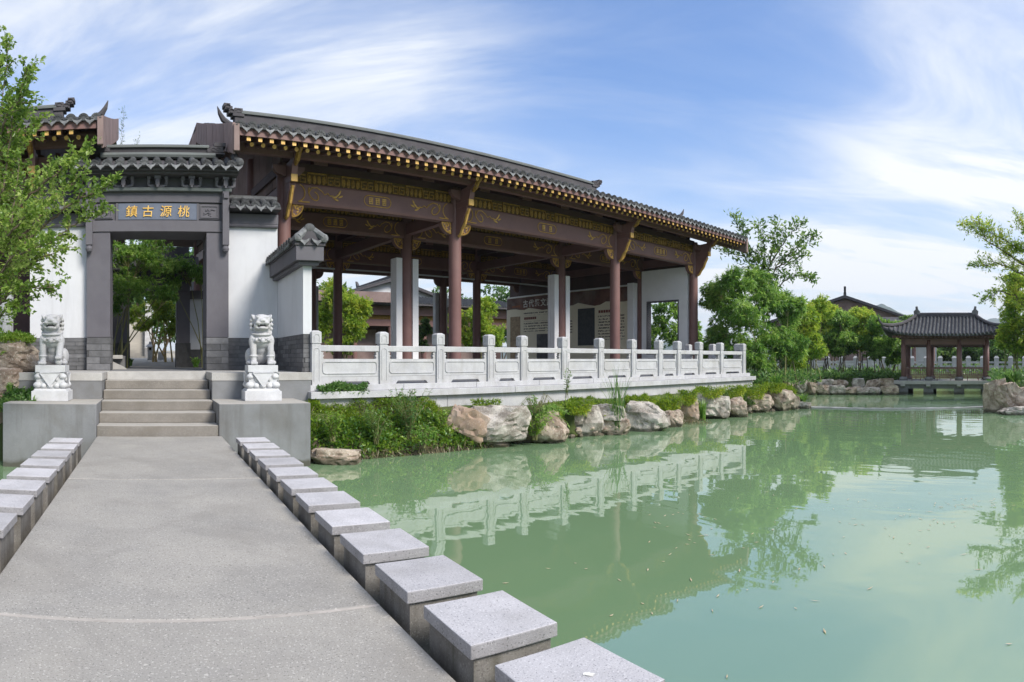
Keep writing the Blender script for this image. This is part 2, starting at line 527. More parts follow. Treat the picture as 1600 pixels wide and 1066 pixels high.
def water_material():
    m = bpy.data.materials.new('pond_water')
    m.use_nodes = True
    t = m.node_tree; L = t.links.new
    p = t.nodes['Principled BSDF']
    p.inputs['Roughness'].default_value = 0.015
    p.inputs['IOR'].default_value = 2.8
    p.inputs['Specular IOR Level'].default_value = 0.5
    tc = N(t, 'ShaderNodeTexCoord')
    ns = N(t, 'ShaderNodeTexNoise'); ns.inputs['Scale'].default_value = 0.12; ns.inputs['Detail'].default_value = 3
    L(tc.outputs['Object'], ns.inputs['Vector'])
    mx = N(t, 'ShaderNodeMix', data_type='RGBA')
    mr = N(t, 'ShaderNodeMapRange'); mr.inputs[1].default_value = .35; mr.inputs[2].default_value = .65
    L(ns.outputs['Fac'], mr.inputs[0]); L(mr.outputs[0], mx.inputs['Factor'])
    mx.inputs['A'].default_value = (.165,.268,.142,1); mx.inputs['B'].default_value = (.184,.284,.152,1)
    L(mx.outputs['Result'], p.inputs['Base Color'])
    def wave(rot, scale, nscale, det, dist=0.4):
        mp = N(t, 'ShaderNodeMapping'); mp.inputs['Rotation'].default_value = (0,0,rot); mp.inputs['Scale'].default_value = scale
        L(tc.outputs['Object'], mp.inputs[0])
        n = N(t, 'ShaderNodeTexNoise'); n.inputs['Scale'].default_value = nscale; n.inputs['Detail'].default_value = det
        n.inputs['Distortion'].default_value = dist
        L(mp.outputs[0], n.inputs['Vector'])
        return n.outputs['Fac']
    # calm near the bridge, livelier patches further out
    w1 = wave(1.1, (1, .35, 1), 2.2, 2)
    w2 = wave(0.7, (1, .5, 1), 0.8, 2)
    patch = wave(0.2, (1, 1, 1), 0.14, 2)
    pr = N(t, 'ShaderNodeMapRange'); pr.inputs[1].default_value = .42; pr.inputs[2].default_value = .66; pr.inputs[3].default_value = .15; pr.inputs[4].default_value = 1.0
    L(patch, pr.inputs[0])
    # rings spreading from a point by the far rocks
    sp = N(t, 'ShaderNodeVectorMath', operation='DISTANCE')
    L(tc.outputs['Object'], sp.inputs[0])
    q = pol(1640, 14.5); sp.inputs[1].default_value = (q.x, q.y, 0)
    sn = N(t, 'ShaderNodeMath', operation='SINE')
    sm = N(t, 'ShaderNodeMath', operation='MULTIPLY'); L(sp.outputs['Value'], sm.inputs[0]); sm.inputs[1].default_value = 17
    L(sm.outputs[0], sn.inputs[0])
    fo = N(t, 'ShaderNodeMapRange'); fo.inputs[1].default_value = 0.5; fo.inputs[2].default_value = 6.5; fo.inputs[3].default_value = .55; fo.inputs[4].default_value = 0
    L(sp.outputs['Value'], fo.inputs[0])
    rg = N(t, 'ShaderNodeMath', operation='MULTIPLY'); L(sn.outputs[0], rg.inputs[0]); L(fo.outputs[0], rg.inputs[1])
    s1 = N(t, 'ShaderNodeMath', operation='MULTIPLY'); L(w1, s1.inputs[0]); L(pr.outputs[0], s1.inputs[1])
    s2 = N(t, 'ShaderNodeMath', operation='MULTIPLY_ADD'); L(w2, s2.inputs[0]); s2.inputs[1].default_value = 1.1; L(s1.outputs[0], s2.inputs[2])
    s3 = N(t, 'ShaderNodeMath', operation='MULTIPLY_ADD'); L(rg.outputs[0], s3.inputs[0]); s3.inputs[1].default_value = .10; L(s2.outputs[0], s3.inputs[2])
    b = N(t, 'ShaderNodeBump'); b.inputs['Strength'].default_value = 1.0; b.inputs['Distance'].default_value = 0.008
    L(s3.outputs[0], b.inputs['Height']); L(b.outputs[0], p.inputs['Normal'])
    return m
mb = MB()
n = 96
vs = [(14 + 48*cos(2*pi*i/n), 14 + 48*sin(2*pi*i/n), WZ) for i in range(n)]
mb.add(vs, [tuple(range(n))])
tag(link('water', mb.mesh('water', water_material())), kind='structure')

# ------------------------------------------------------------------ far hills
def hill(px0, px1, r, prof, seed, col):
    """a wooded ridge with its own depth: prof gives crest rows along the columns"""
    k, dep = 90, 14
    vs, fs = [], []
    for j in range(dep):
        v = j / (dep - 1)                       # 0 front foot, .5 crest, 1 back foot
        s = sin(pi * v) ** 0.9
        for i in range(k):
            u = i / (k - 1)
            py = np.interp(u, [a for a, b in prof], [b for a, b in prof])
            rr = r * (0.8 + 0.4 * v)
            h = (YH - py) / F * r
            e = s * min(1, u*9, (1-u)*9)
            p = pol(px0 + (px1 - px0)*u, rr)
            nz = mnoise.fractal(Vector((p.x/90 + seed, p.y/90, 0)), 1, 2, 5) * 0.10 * r / 9
            vs.append((p.x, p.y, max(0, (h + nz*0.5) * e) - 2*(1-e)))
    for j in range(dep-1):
        for i in range(k-1):
            fs.append((j*k+i, j*k+i+1, (j+1)*k+i+1, (j+1)*k+i))
    me = MB().add(vs, fs).mesh('hills', col, True)
    tag(link('hills', me), kind='structure')
hm = mat('wooded_hill', (.055,.085,.05), (.035,.06,.035), .02, .95, .6, .06)
hill(1250, 1480, 1500, [(0,545),(.25,520),(.42,492),(.5,478),(.55,474),(.66,486),(.78,500),(.9,512),(1,530)], 1.0, hm)
hill(1400, 1900, 2300, [(0,530),(.12,512),(.22,502),(.3,499),(.4,506),(.7,500),(1,525)], 5.0, hm)
hill(700, 1290, 2200, [(0,545),(.5,535),(1,545)], 9.0, hm)

# ------------------------------------------------------------------ footbridge
br = Thing('footbridge', 'grey pebble-finished footbridge with pale joints leading to the stone steps', 'bridge', (0.14, 5.4, -0.3))
XL, XR = -0.906, 1.186
sy = [-4.28, -0.553, 3.17, 6.888, 10.70]
for a, b in zip(sy[:-1], sy[1:]):
    m_ = MB().box(XL, XR, a + .012, b - .012, -0.17, 0.0)
    br.part('bridge_slab', m_, deck, bev=.008)
for y in sy[1:-1]:
    br.part('joint_strip', MB().box(XL+.003, XR-.003, y - .0115, y + .0115, -0.12, -0.002 if y < 4 else -.006), joint if y < 4 else deck)
br.part('bearer', MB().box(XL+.18, XL+.46, -4.2, 10.6, -.42, -.172).box(XR-.46, XR-.18, -4.2, 10.6, -.42, -.172), block_conc)
for y in (-2.4, 1.3, 5.0, 8.8):
    br.part('pier', MB().box(XL+.12, XR-.12, y-.17, y+.17, -1.2, -.422), block_conc)

# ------------------------------------------------------------------ stone stools along the bridge
def stool_meshes():
    cap = MB().box(-.215, .215, -.235, .235, -.062, 0)
    cap_me = cap.mesh('stool_cap', [cap_granite])
    body = MB().box(-.192, .192, -.212, .212, -1.25, -.0625)
    return cap_me, body.mesh('stool_block', block_conc)
cap_me, body_me = stool_meshes()
cap_me.materials.append(cap_side)
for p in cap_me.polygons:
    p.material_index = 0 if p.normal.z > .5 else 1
def stool(x, y, label, group, jit):
    o = bpy.data.objects.new('stone_stool', None); COL.objects.link(o)
    o.empty_display_size = .1
    o.location = (x, y, 0.15)
    tag(o, label, 'stone stool', group)
    c = link('stool_cap', cap_me, o); c.rotation_euler = (0, 0, jit); bevel(c, .006)
    link('stool_block', body_me, o)
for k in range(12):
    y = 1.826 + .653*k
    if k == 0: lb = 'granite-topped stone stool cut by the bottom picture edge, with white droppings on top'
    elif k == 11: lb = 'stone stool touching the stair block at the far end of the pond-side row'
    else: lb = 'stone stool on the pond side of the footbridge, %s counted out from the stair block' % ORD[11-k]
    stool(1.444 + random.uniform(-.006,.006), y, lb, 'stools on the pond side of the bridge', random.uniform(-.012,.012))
for k in range(9):
    y = 8.99 - .653*k
    if k == 0: lb = 'stone stool touching the stair block at the far end of the left row'
    elif k == 8: lb = 'stone stool beyond the left picture edge, nearest of the left row'
    else: lb = 'stone stool left of the footbridge, %s counted out from the stair block' % ORD[k]
    stool(-1.20 + random.uniform(-.006,.006), y, lb, 'stools on the left side of the bridge', random.uniform(-.012,.012))
sp_ = MB()
for i in range(7):
    a, rr = random.uniform(0, 6.28), random.uniform(0, .02)
    c = (1.47 + rr*cos(a), 1.80 + rr*sin(a)*.7, .1515)
    q = random.uniform(.008, .016)
    sp_.add([(c[0]+q*cos(t)*random.uniform(.6,1.2), c[1]+q*sin(t)*random.uniform(.6,1.2), c[2]+i*.0003) for t in np.linspace(0, 2*pi, 8, endpoint=False)], [tuple(range(8))])
tag(link('bird_dropping', sp_.mesh('bird_dropping', mat('chalk_white', (.75,.74,.70), (.65,.63,.58), 30, .9, .2))), 'small white splash of bird droppings on the nearest stone stool', 'bird dropping')

# ------------------------------------------------------------------ steps and cheek blocks
st = Thing('entrance_steps', 'six broad grey granite steps between two solid stone blocks leading up to the gate', 'steps', (0.113, 11.5, 0))
RIS, TRD, Y0S = .175, .5, 10.73
for k in range(6):
    ya = Y0S + TRD*k
    yb = ya + TRD + .06 if k < 5 else ya + .55
    zt = RIS*(k+1) - (.01 if k == 5 else 0)
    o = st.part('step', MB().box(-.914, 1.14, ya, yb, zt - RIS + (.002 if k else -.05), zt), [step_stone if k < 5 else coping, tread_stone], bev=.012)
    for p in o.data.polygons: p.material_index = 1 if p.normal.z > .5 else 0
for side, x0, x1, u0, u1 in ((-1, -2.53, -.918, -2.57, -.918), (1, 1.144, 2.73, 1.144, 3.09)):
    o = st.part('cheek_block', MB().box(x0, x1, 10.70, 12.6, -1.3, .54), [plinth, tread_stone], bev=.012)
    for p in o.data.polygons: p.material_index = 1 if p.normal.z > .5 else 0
    st.part('upper_block', MB().box(u0+.012, u1-.012, 12.012, 14.4, .542 if side < 0 else .40, .884), plinth)
    st.part('coping_slab', MB().box(u0, u1, 12.0, 14.4, .886, 1.04), coping, bev=.008)

# landing and courtyard floor
tag(link('courtyard_floor', MB().box(-3.2, 2.94, 13.81, 19.0, .6, 1.036).box(-2.2, 2.2, 19.0, 24.0, .6, 1.032).mesh('courtyard_floor', pave)), kind='structure')

# ------------------------------------------------------------------ gate
gt = Thing('gate', 'dark grey plastered gate with tiled roof and a blue name board lettered in gold', 'gate', (0.15, 14.7, 1.04))
GY = 14.5
def brick_course(T, x0, x1, y, z0, z1, rows, length, face='y', parent=None, depth=.03, name='brick', sgn=-1):
    """bricks laid over a core: face y at plane y (towards -y), or face x at plane x"""
    h = (z1 - z0) / rows
    for r_ in range(rows):
        off = (r_ % 2) * .5 * length + random.uniform(-.05, .05)
        a = x0 - off
        while a < x1 - 1e-4:
            b = min(a + length, x1)
            aa = max(a, x0)
            if b - aa > .03:
                pr = random.uniform(.0, .006)
                g = .004
                if face == 'y':
                    m_ = MB().box(aa+g, b-g, y - .012 - pr, y + depth, z0 + h*r_ + g, z0 + h*(r_+1) - g)
                else:
                    m_ = MB().box(y + sgn*(.012 + pr) if sgn < 0 else y - depth, y + depth if sgn < 0 else y + .012 + pr, aa+g, b-g, z0 + h*r_ + g, z0 + h*(r_+1) - g)
                T.part(name, m_, brickm, parent)
            a += length
ZB = 1.79                                        # top of the brick plinths
for x0, x1 in ((-1.47, -.93), (1.26, 1.77)):
    pl = gt.part('pillar', MB().box(x0, x1, GY, GY + 1.0, ZB + .002, 4.19), graypaint, bev=.01)
    ft = gt.part('pillar_foot', MB().box(x0+.01, x1-.01, GY+.02, GY + 1.0, 1.037, ZB), mortar)
    brick_course(gt, x0, x1, GY+.02, 1.045, ZB, 5, .62, 'y', ft)
    if x0 < 0: brick_course(gt, GY+.03, GY+1.0, x1-.01, 1.045, ZB, 5, .5, 'x', ft, sgn=1)
    else: brick_course(gt, GY+.03, GY+1.0, x0+.01, 1.045, ZB, 5, .5, 'x', ft, sgn=-1)
gt.part('lintel', MB().box(-1.47, 1.77, GY - .03, GY + 1.0, 4.192, 4.445), graypaint, bev=.01)
gt.part('frieze', MB().box(-1.47, 1.77, GY + .03, GY + .9, 4.447, 4.862), graypaint)
gt.part('frieze_rail', MB().box(-1.47, 1.77, GY - .01, GY + .9, 4.864, 5.09), graypaint, bev=.008)
gt.part('frieze_groove', MB().box(-1.46, 1.76, GY + .012, GY + .3, 4.838, 4.8615), void_black)  # black strip painting the shade of the groove
gt.part('cornice', MB().box(-1.62, 1.83, GY - .12, GY + .9, 5.092, 5.17), ridgecap, bev=.012)
gt.part('upper_wall', MB().box(-1.55, 1.80, GY + .06, GY + .9, 5.172, 5.42), graypaint)
# carved square panels either side of the name board
def carved_panel(x0, x1):
    o = gt.part('carved_panel', MB().box(x0, x1, GY - .004, GY + .028, 4.48, 4.825), graypaint, bev=.006)
    fr = MB()
    for a, b, c, d in ((x0+.03, x1-.03, 4.77, 4.795), (x0+.03, x1-.03, 4.51, 4.535), (x0+.03, x0+.055, 4.535, 4.77), (x1-.055, x1-.03, 4.535, 4.77)):
        fr.box(a, b, GY-.022, GY-.006, c, d)
    xc, zc = (x0+x1)/2, 4.652
    for i in range(16):
        a = random.uniform(0, 2*pi); rr = random.uniform(.02, .10)
        c = Vector((xc + rr*cos(a)*1.3, GY - .012, zc + rr*sin(a)))
        fr.ball(c, (random.uniform(.015,.035), .014, random.uniform(.012,.022)), 6, 4, Matrix.Rotation(random.uniform(0,3), 3, 'Y'))
    fr.tube([(xc-.13, GY-.012, zc-.07), (xc-.03, GY-.018, zc-.02), (xc+.04, GY-.018, zc+.05), (xc+.13, GY-.012, zc+.06)], .011, 5)
    gt.part('relief', fr, graypaint, o)
carved_panel(-1.27, -.86); carved_panel(1.09, 1.56)
nb = gt.part('name_board', MB().box(-.745, 1.04, GY - .006, GY + .028, 4.463, 4.832), sign_blue, bev=.004)
for a, b in ((-.80, -.748), (1.043, 1.085)):
    gt.part('board_stile', MB().box(a, b, GY - .014, GY + .028, 4.45, 4.836), graypaint)
def text_mesh(s, size, name, m, bold=.0, ext=.01, shear=0.0):
    cu = bpy.data.curves.new(name, 'FONT')
    cu.body = s; cu.size = size; cu.extrude = ext; cu.offset = bold; cu.shear = shear
    cu.align_x = 'CENTER'; cu.align_y = 'CENTER'
    ob = bpy.data.objects.new(name, cu); COL.objects.link(ob)
    bpy.context.view_layer.update()
    me = bpy.data.meshes.new_from_object(ob.evaluated_get(bpy.context.evaluated_depsgraph_get()))
    bpy.data.objects.remove(ob)
    me.materials.clear(); me.materials.append(m)
    me.name = name
    return me
for ch, px in (('\u93ae', 205.8), ('\u53e4', 231.5), ('\u6e90', 259.5), ('\u6843', 287.0)):
    me = text_mesh(ch, .275, 'gilt_character', letter_gold, .0, .012, .08)
    xs = [v.co.x for v in me.vertices]; zs = [v.co.y for v in me.vertices]
    o = link('gilt_character', me, nb)
    o.rotation_euler = (pi/2, 0, 0)
    th = (px - X0)/F
    o.location = Vector((GY*tan(th) - (min(xs)+max(xs))/2, GY - .016, 4.652 - (min(zs)+max(zs))/2)) - gt.base
# U brackets
def u_bracket(x):
    y0, y1 = GY - .16, GY + .06
    pts = []
    for i in range(13):
        w = pi + pi*i/12
        pts.append((x + .20*max(-1, min(1, 1.25*cos(w))), (y0+y1)/2 - .02, 5.275 + .075*max(-1, 1.2*sin(w))))
    pts = [(x - .20, y0+.06, 5.36)] + pts + [(x + .20, y0+.06, 5.36)]
    m_ = MB().tube(pts, .042, 6)
    m_.box(x-.235, x-.155, y0, y1, 5.345, 5.405).box(x+.155, x+.235, y0, y1, 5.345, 5.405)
    m_.box(x-.045, x+.045, y0-.05, y1, 5.20, 5.36).frus(x-.07, x+.07, y0-.07, y1, 5.345, 5.405, -.0)
    m_.box(x-.025, x+.025, y0-.06, y0-.04, 5.15, 5.21)
    gt.part('bracket', m_, graypaint)
for i in range(5):
    u_bracket(-1.39 + .768*i)
gt.part('eave_board', MB().box(-1.72, 1.93, GY - .33, GY + .9, 5.422, 5.47).box(-1.76, 1.97, GY - .42, GY + .9, 5.472, 5.515), ridgem, bev=.006)
# hanging posts at the corners
for x in (-1.40, 1.69):
    m_ = MB().box(x-.075, x+.075, GY - .16, GY - .032, 3.88, 5.09)
    m_.lathe([(.02,-.17),(.065,-.14),(.082,-.085),(.065,-.03),(.05,-.015),(.075,0)], (x, GY-.096, 3.88), 12)
    m_.box(x-.055, x+.055, GY-.20, GY-.158, 4.93, 5.06)
    gt.part('hanging_post', m_, graypaint, bev=.006)

# ---- roof tiling -------------------------------------------------
def tile_run_mesh(prof, rad=.085, n=7, name='roof_tile', m=None):
    """half-round cover tiles down a roof profile [(y,z)...] from the eave up, with the ribbed end disc"""
    mb = MB()
    # segments of about .3 m, each a hair proud at its lower end so the laps read
    pts = [Vector((0, y, z)) for y, z in prof]
    for a, b in zip(pts[:-1], pts[1:]):
        t = (b - a); L_ = t.length; t.normalize()
        nz = Vector((0, -t.z, t.y))
        k = max(1, int(L_/.45))
        for i in range(k):
            p, q = a + t*(L_*i/k), a + t*(L_*(i+1)/k)
            r0, r1 = rad*1.05, rad*.93
            ring0 = [p + Vector((cos(w)*r0, 0, 0)) + nz*(sin(w)*r0) for w in np.linspace(0, pi, n)]
            ring1 = [q + Vector((cos(w)*r1, 0, 0)) + nz*(sin(w)*r1) for w in np.linspace(0, pi, n)]
            fs = [(j, j+1, n+j+1, n+j) for j in range(n-1)]
            fs.append(tuple(range(n-1, -1, -1)))
            mb.add(ring0 + ring1, fs)
    # end disc with radiating ribs (fan)
    e = pts[0]
    R = rad*1.30
    mb.prism([(R*cos(w), e.z + .01 + R*sin(w)) for w in np.linspace(-.35, pi+.35, 15)], e.y - .025, e.y + .01, 'y')
    for w in np.linspace(0.1, pi-.1, 6):
        M = Matrix.Translation((cos(w)*R*.74, e.y - .026, e.z + .01 + sin(w)*R*.74)) @ Matrix.Rotation(pi/2 - w, 4, 'Y')
        mb.box(-.010, .010, -.012, .006, -.024, .022, M)
    return mb.mesh(name, m or tilem)
def drip_mesh(w=.105, h=.145, name='drip_tile', thick=.018, tilt=.25):
    """heart-shaped drip tile: hollow upper edge, pointed tongue"""
    up = [(w*x, -.045*(1-x*x) + .012) for x in np.linspace(-1, 1, 9)]
    lo = [(w*.98, -.015), (w*.80, -.05), (w*.52, -.078), (w*.26, -.10), (0, -h), (-w*.26, -.10), (-w*.52, -.078), (-w*.80, -.05), (-w*.98, -.015)]
    mb = MB().prism([(x, z) for x, z in up] + lo, -thick, 0, 'y', Matrix.Rotation(-tilt, 4, 'X'))
    # raised leaf relief
    mb.ball((0, -thick-.004+.012, -.062), (.034, .010, .030), 6, 4)
    # trough behind
    vs = []
    for y, dz in ((0, 0), (.35, .10)):
        vs += [(w*x, y, -.045*(1-x*x) + .012 + dz) for x in np.linspace(-1, 1, 7)]
    mb.add(vs, [(j, j+1, 7+j+1, 7+j) for j in range(6)])
    return mb.mesh(name, [dripm])
gprof = [(14.02, 5.575), (14.45, 5.71), (14.95, 5.98)]
g_tile = tile_run_mesh(gprof, .085)
g_drip = drip_mesh()
roof = gt.part('roof', MB().prism([(-.40+GY, 5.517), (13.99, 5.54), (14.45, 5.69), (14.95, 5.96), (15.1, 5.97), (15.9, 5.60), (15.9, 5.517)], -1.74, 1.95, 'x'), ridgem)
NG, SP = 13, .275
for i in range(NG + 1):
    x = .13 - SP*(NG-1)/2 + SP*(i - .5)
    if i < NG: gt.inst('roof_tile', g_tile, (x + SP/2, 0, 0), roof)
    if 0 <= i <= NG: gt.inst('drip_tile', g_drip, (x, 13.99, 5.575), roof)
# rake tubes at the two ends
for x in (-1.70, 1.96):
    gt.part('rake_tile', MB().tube([(x, 14.05, 5.66), (x, 14.45, 5.80), (x, 14.95, 6.08)], [.085,.09,.09], 8).ball((x, 14.03, 5.66), (.10,.05,.10), 10, 6), tilem, roof)
gt.part('ridge_moulding', MB().tube([(-1.18, 14.86, 6.04), (1.50, 14.86, 6.04)], .075, 8), ridgecap, roof)
rw = gt.part('ridge_wall', MB().box(-.98, 1.33, 14.9, 15.08, 6.0, 6.225), ridgem, roof)
m_ = MB()
for i in range(77):
    x = -.96 + .0299*i
    m_.box(x, x+.013, 14.886, 14.902, 6.09, 6.215)
gt.part('ridge_rib', m_, ridgem, roof, kind='stuff')
gt.part('ridge_cap', MB().box(-1.0, 1.35, 14.84, 15.14, 6.227, 6.26).tube([(-1.05, 14.99, 6.265), (1.36, 14.99, 6.265)], .075, 8), ridgecap, roof)
for sgn, xe in ((-1, -.98), (1, 1.33)):
    m_ = MB()
    a = lambda u0, u1, z0, z1, yy=.0: m_.box(min(xe+sgn*u0, xe+sgn*u1), max(xe+sgn*u0, xe+sgn*u1), 14.86-yy, 15.12+yy, z0, z1)
    a(-.02, .40, 6.09, 6.13); a(-.02, .05, 6.13, 6.22, .01); a(.05, .36, 6.14, 6.27); a(.14, .42, 6.272, 6.36, .01)
    gt.part('ridge_end_block', m_, ridgem, roof, bev=.006)
    q = MB()
    for (u, z) in ((.13, 6.2), (.24, 6.21)):
        q.tube([(xe+sgn*(u+.045*cos(w)), 14.855, z+.035*sin(w)) for w in np.linspace(0, 5.2, 9)], .010, 5)
    gt.part('scroll_relief', q, ridgem, roof, kind='stuff')

# ------------------------------------------------------------------ wing walls beside the gate
def wing_roof(T, x0, x1, y, ze, zr, depth=.42, end=None):
    """small tiled coping: front slope towards -y from eave ze up to ridge zr"""
    prof = [(y - depth, ze), (y, zr)]
    tm, dm = tile_run_mesh(prof, .08, name='roof_tile'), g_drip
    rf = T.part('coping_roof', MB().prism([(y-depth-.02, ze-.06), (y-depth-.02, ze-.015), (y, zr-.01), (y+.32, zr-.01), (y+.32, ze-.06)], x0, x1, 'x'), ridgem)
    k = max(1, int(round((x1-x0)/.255)))
    s = (x1-x0)/k
    for i in range(k):
        T.inst('roof_tile', tm, (x0 + s*(i+.5), 0, 0), rf)
        if i: T.inst('drip_tile', dm, (x0 + s*i, y-depth-.02, ze+.005), rf)
    T.part('ridge_tile', MB().tube([(x0, y+.1, zr+.06), (x1, y+.1, zr+.06)], .10, 8), tilem, rf)
def wing(name, label, x0, x1, zt, mirror=False):
    T = Thing(name, label, 'wall', ((x0+x1)/2, 14.85, 1.04))
    T.part('plaster_panel', MB().box(x0, x1, 14.7, 15.1, 1.79, 4.36), plaster)
    df = T.part('dado', MB().box(x0, x1, 14.712, 15.1, 1.037, 1.787), mortar)
    brick_course(T, x0, x1, 14.712, 1.045, 1.787, 8, .55, 'y', df)
    T.part('cornice_band', MB().box(x0-.0, x1+.0, 14.60, 15.1, 4.43, 4.66), graypaint, bev=.008)
    T.part('cornice_roll', MB().box(x0, x1, 14.64, 15.1, 4.362, 4.428).tube([(x0+.01, 14.64, 4.395), (x1-.01, 14.64, 4.395)], .045, 8), graypaint)
    wing_roof(T, x0, x1, 14.72, 4.77, 4.98)
    return T
wing('wing_wall', 'white plastered wall with grey brick foot and tiled top right of the gate', 1.772, 2.949, 4.98)
wing('wing_wall', 'white plastered wall with grey brick foot left of the gate behind the leafy branches', -2.82, -1.472, 4.98)

# return wall towards the pond
rt = Thing('return_wall', 'white plastered end wall with hipped tile cap jutting forward beside the stone balustrade', 'wall', (3.04, 13.4, 1.04))
rx0, rx1, ry0, ry1 = 2.951, 3.125, 12.16, 15.1
rt.part('plaster_panel', MB().box(rx0, rx1, ry0, ry1, 1.79, 3.12), plaster)
df = rt.part('dado', MB().box(rx0+.012, rx1-.012, ry0+.012, ry1, 1.037, 1.787), mortar)
brick_course(rt, ry0+.012, 14.69, rx0+.012, 1.045, 1.787, 8, .55, 'x', df)
brick_course(rt, rx0, rx1, ry0+.012, 1.045, 1.787, 8, .3, 'y', df)
rt.part('cap_roll', MB().box(2.83, 3.245, ry0-.12, ry1, 3.122, 3.20), graypaint, bev=.02)
rt.part('cap_band', MB().box(2.76, 3.315, ry0-.21, ry1, 3.202, 3.49), graypaint, bev=.008)
rt.part('cap_slab', MB().box(2.735, 3.34, ry0-.235, ry1, 3.492, 3.54), ridgem)
zc0, zc1 = 3.56, 3.80
xm = (2.76+3.315)/2
cr_ = rt.part('cap_roof', MB().prism([(2.72, 3.542), (3.355, 3.542), (3.355, 3.56), (xm, 3.80), (2.72, 3.56)], ry0-.22, ry1, 'y'), ridgem)
tm = tile_run_mesh([(0, 0), (.33, .235)], .062, 6)
dm = drip_mesh(.095, .115)
for i in range(12):
    y = ry0 + .02 + .235*i
    o = rt.inst('roof_tile', tm, (2.70, y, 3.575), cr_, -pi/2)
    o = rt.inst('roof_tile', tm, (3.375, y, 3.575), cr_, pi/2)
    rt.inst('drip_tile', dm, (2.695, y+.117, 3.578), cr_, -pi/2)
for i in range(2):
    rt.inst('drip_tile', g_drip, (xm - .13 + .26*i, ry0-.25, 3.61), cr_)
rt.part('ridge_tile', MB().tube([(xm, ry0-.18, 3.83), (xm, ry1, 3.83)], .095, 8).ball((xm, ry0-.18, 3.82), (.115,.05,.105), 12, 8), tilem, cr_)
for x in (xm-.25, xm+.27):
    rt.part('corner_tile', MB().tube([(xm+(x-xm)*.3, ry0-.14, 3.80), (x, ry0-.25, 3.64)], [.07,.075], 8).ball((x, ry0-.265, 3.635), (.085,.04,.085), 10, 6), dripm, cr_)
# ------------------------------------------------------------------ ornament templates (built flat: x along the beam, z up, proud of y=0 towards -y)
def curve_pts(fn, n): return [fn(i/(n-1)) for i in range(n)]
def scroll_mesh():
    m_ = MB()
    r = .016
    # open C beside the column
    m_.tube([(.05+.20*cos(w), -.012, .0+.22*sin(w)) for w in np.linspace(1.25, -1.45, 12)], r, 4)
    m_.tube([(.07, -.012, -.22), (.22, -.012, -.225), (.38, -.012, -.22)], r, 4)
    # large volute
    pts = []
    for t in np.linspace(0, 1, 20):
        w = -1.2 + t*5.4
        rr = .20*(1 - .62*t)
        pts.append((.52 - rr*cos(w + .6)*.9, -.012, -.02 + rr*sin(-w - .2)))
    m_.tube(pts, r, 4)
    m_.tube([(.36,-.012,.02), (.44,-.012,.15), (.58,-.012,.17), (.72,-.012,.09), (.80,-.012,.0), (.88,-.012,.05), (.95,-.012,-.01), (1.04,-.012,.0)], r*.9, 4)
    # flame tip
    for dx, dz, a in ((1.08,-.03,.2), (1.17,.03,.7), (1.22,.10,1.1), (1.12,-.09,-.3), (1.25,.0,.4)):
        m_.ball((dx, -.010, dz), (.075, .016, .026), 6, 4, Matrix.Rotation(-a, 3, 'Y'))
    return m_.mesh('scroll_ornament', gold)
def mirror_mesh(me, name):
    v = [(-p.co.x, p.co.y, p.co.z) for p in me.vertices]
    f = [tuple(reversed(list(p.vertices))) for p in me.polygons]
    n = bpy.data.meshes.new(name); n.from_pydata(v, [], f)
    for mm in me.materials: n.materials.append(mm)
    return n
def cartouche_mesh(seed):
    q = random.Random(seed)
    m_ = MB()
    out = []
    for cx_, s in ((.27, 1), (-.27, -1)):
        for w in np.linspace(-pi/2, pi/2, 9):
            out.append((cx_ + s*.13*cos(w), -.010, (.14*sin(w))*s))
    out.append(out[0])
    m_.tube(out, .013, 4)
    for g in ((-.20, .0, .20) if seed % 2 else (-.15, .15)):      # worn seal-like marks
        for i in range(4):
            z = -.075 + .05*i
            m_.box(g - .055 - q.uniform(0,.015), g + .055, -.022, 0, z-.011, z+.011)
        m_.box(g-.055, g-.035, -.02, 0, -.085, .085); m_.box(g+.03, g+.052, -.02, 0, -.06, .09)
        m_.box(g-.01, g+.01, -.024, 0, -.02, .095)
    return m_.mesh('cartouche', gold)
def spandrel_meshes(R=.34, th=.16):
    b = MB().prism([(0, 0)] + [(R*sin(w), -R*cos(w)) for w in np.linspace(0, pi/2, 9)], -th/2, th/2, 'y')
    g = MB()
    for sgn in (-1,):
        y = sgn*(th/2 + .006)
        arc = [(R*.93*sin(w), y, -R*.93*cos(w)) for w in np.linspace(0.05, pi/2-.05, 10)]
        g.tube(arc, .022, 4)
        g.tube([(.03, y, -R*.9), (.03, y, -.03), (R*.92, y, -.03)], .02, 4)
        q = random.Random(3)
        for i in range(13):
            rr, w = R*sqrt(q.uniform(.05,.66)), q.uniform(.15, pi/2-.12)
            g.ball((rr*sin(w), y, -rr*cos(w)), (.045, .018, .02), 6, 4, Matrix.Rotation(q.uniform(0,3), 3, 'Y'))
    return b.mesh('spandrel', wood), g.mesh('spandrel_carving', gold)
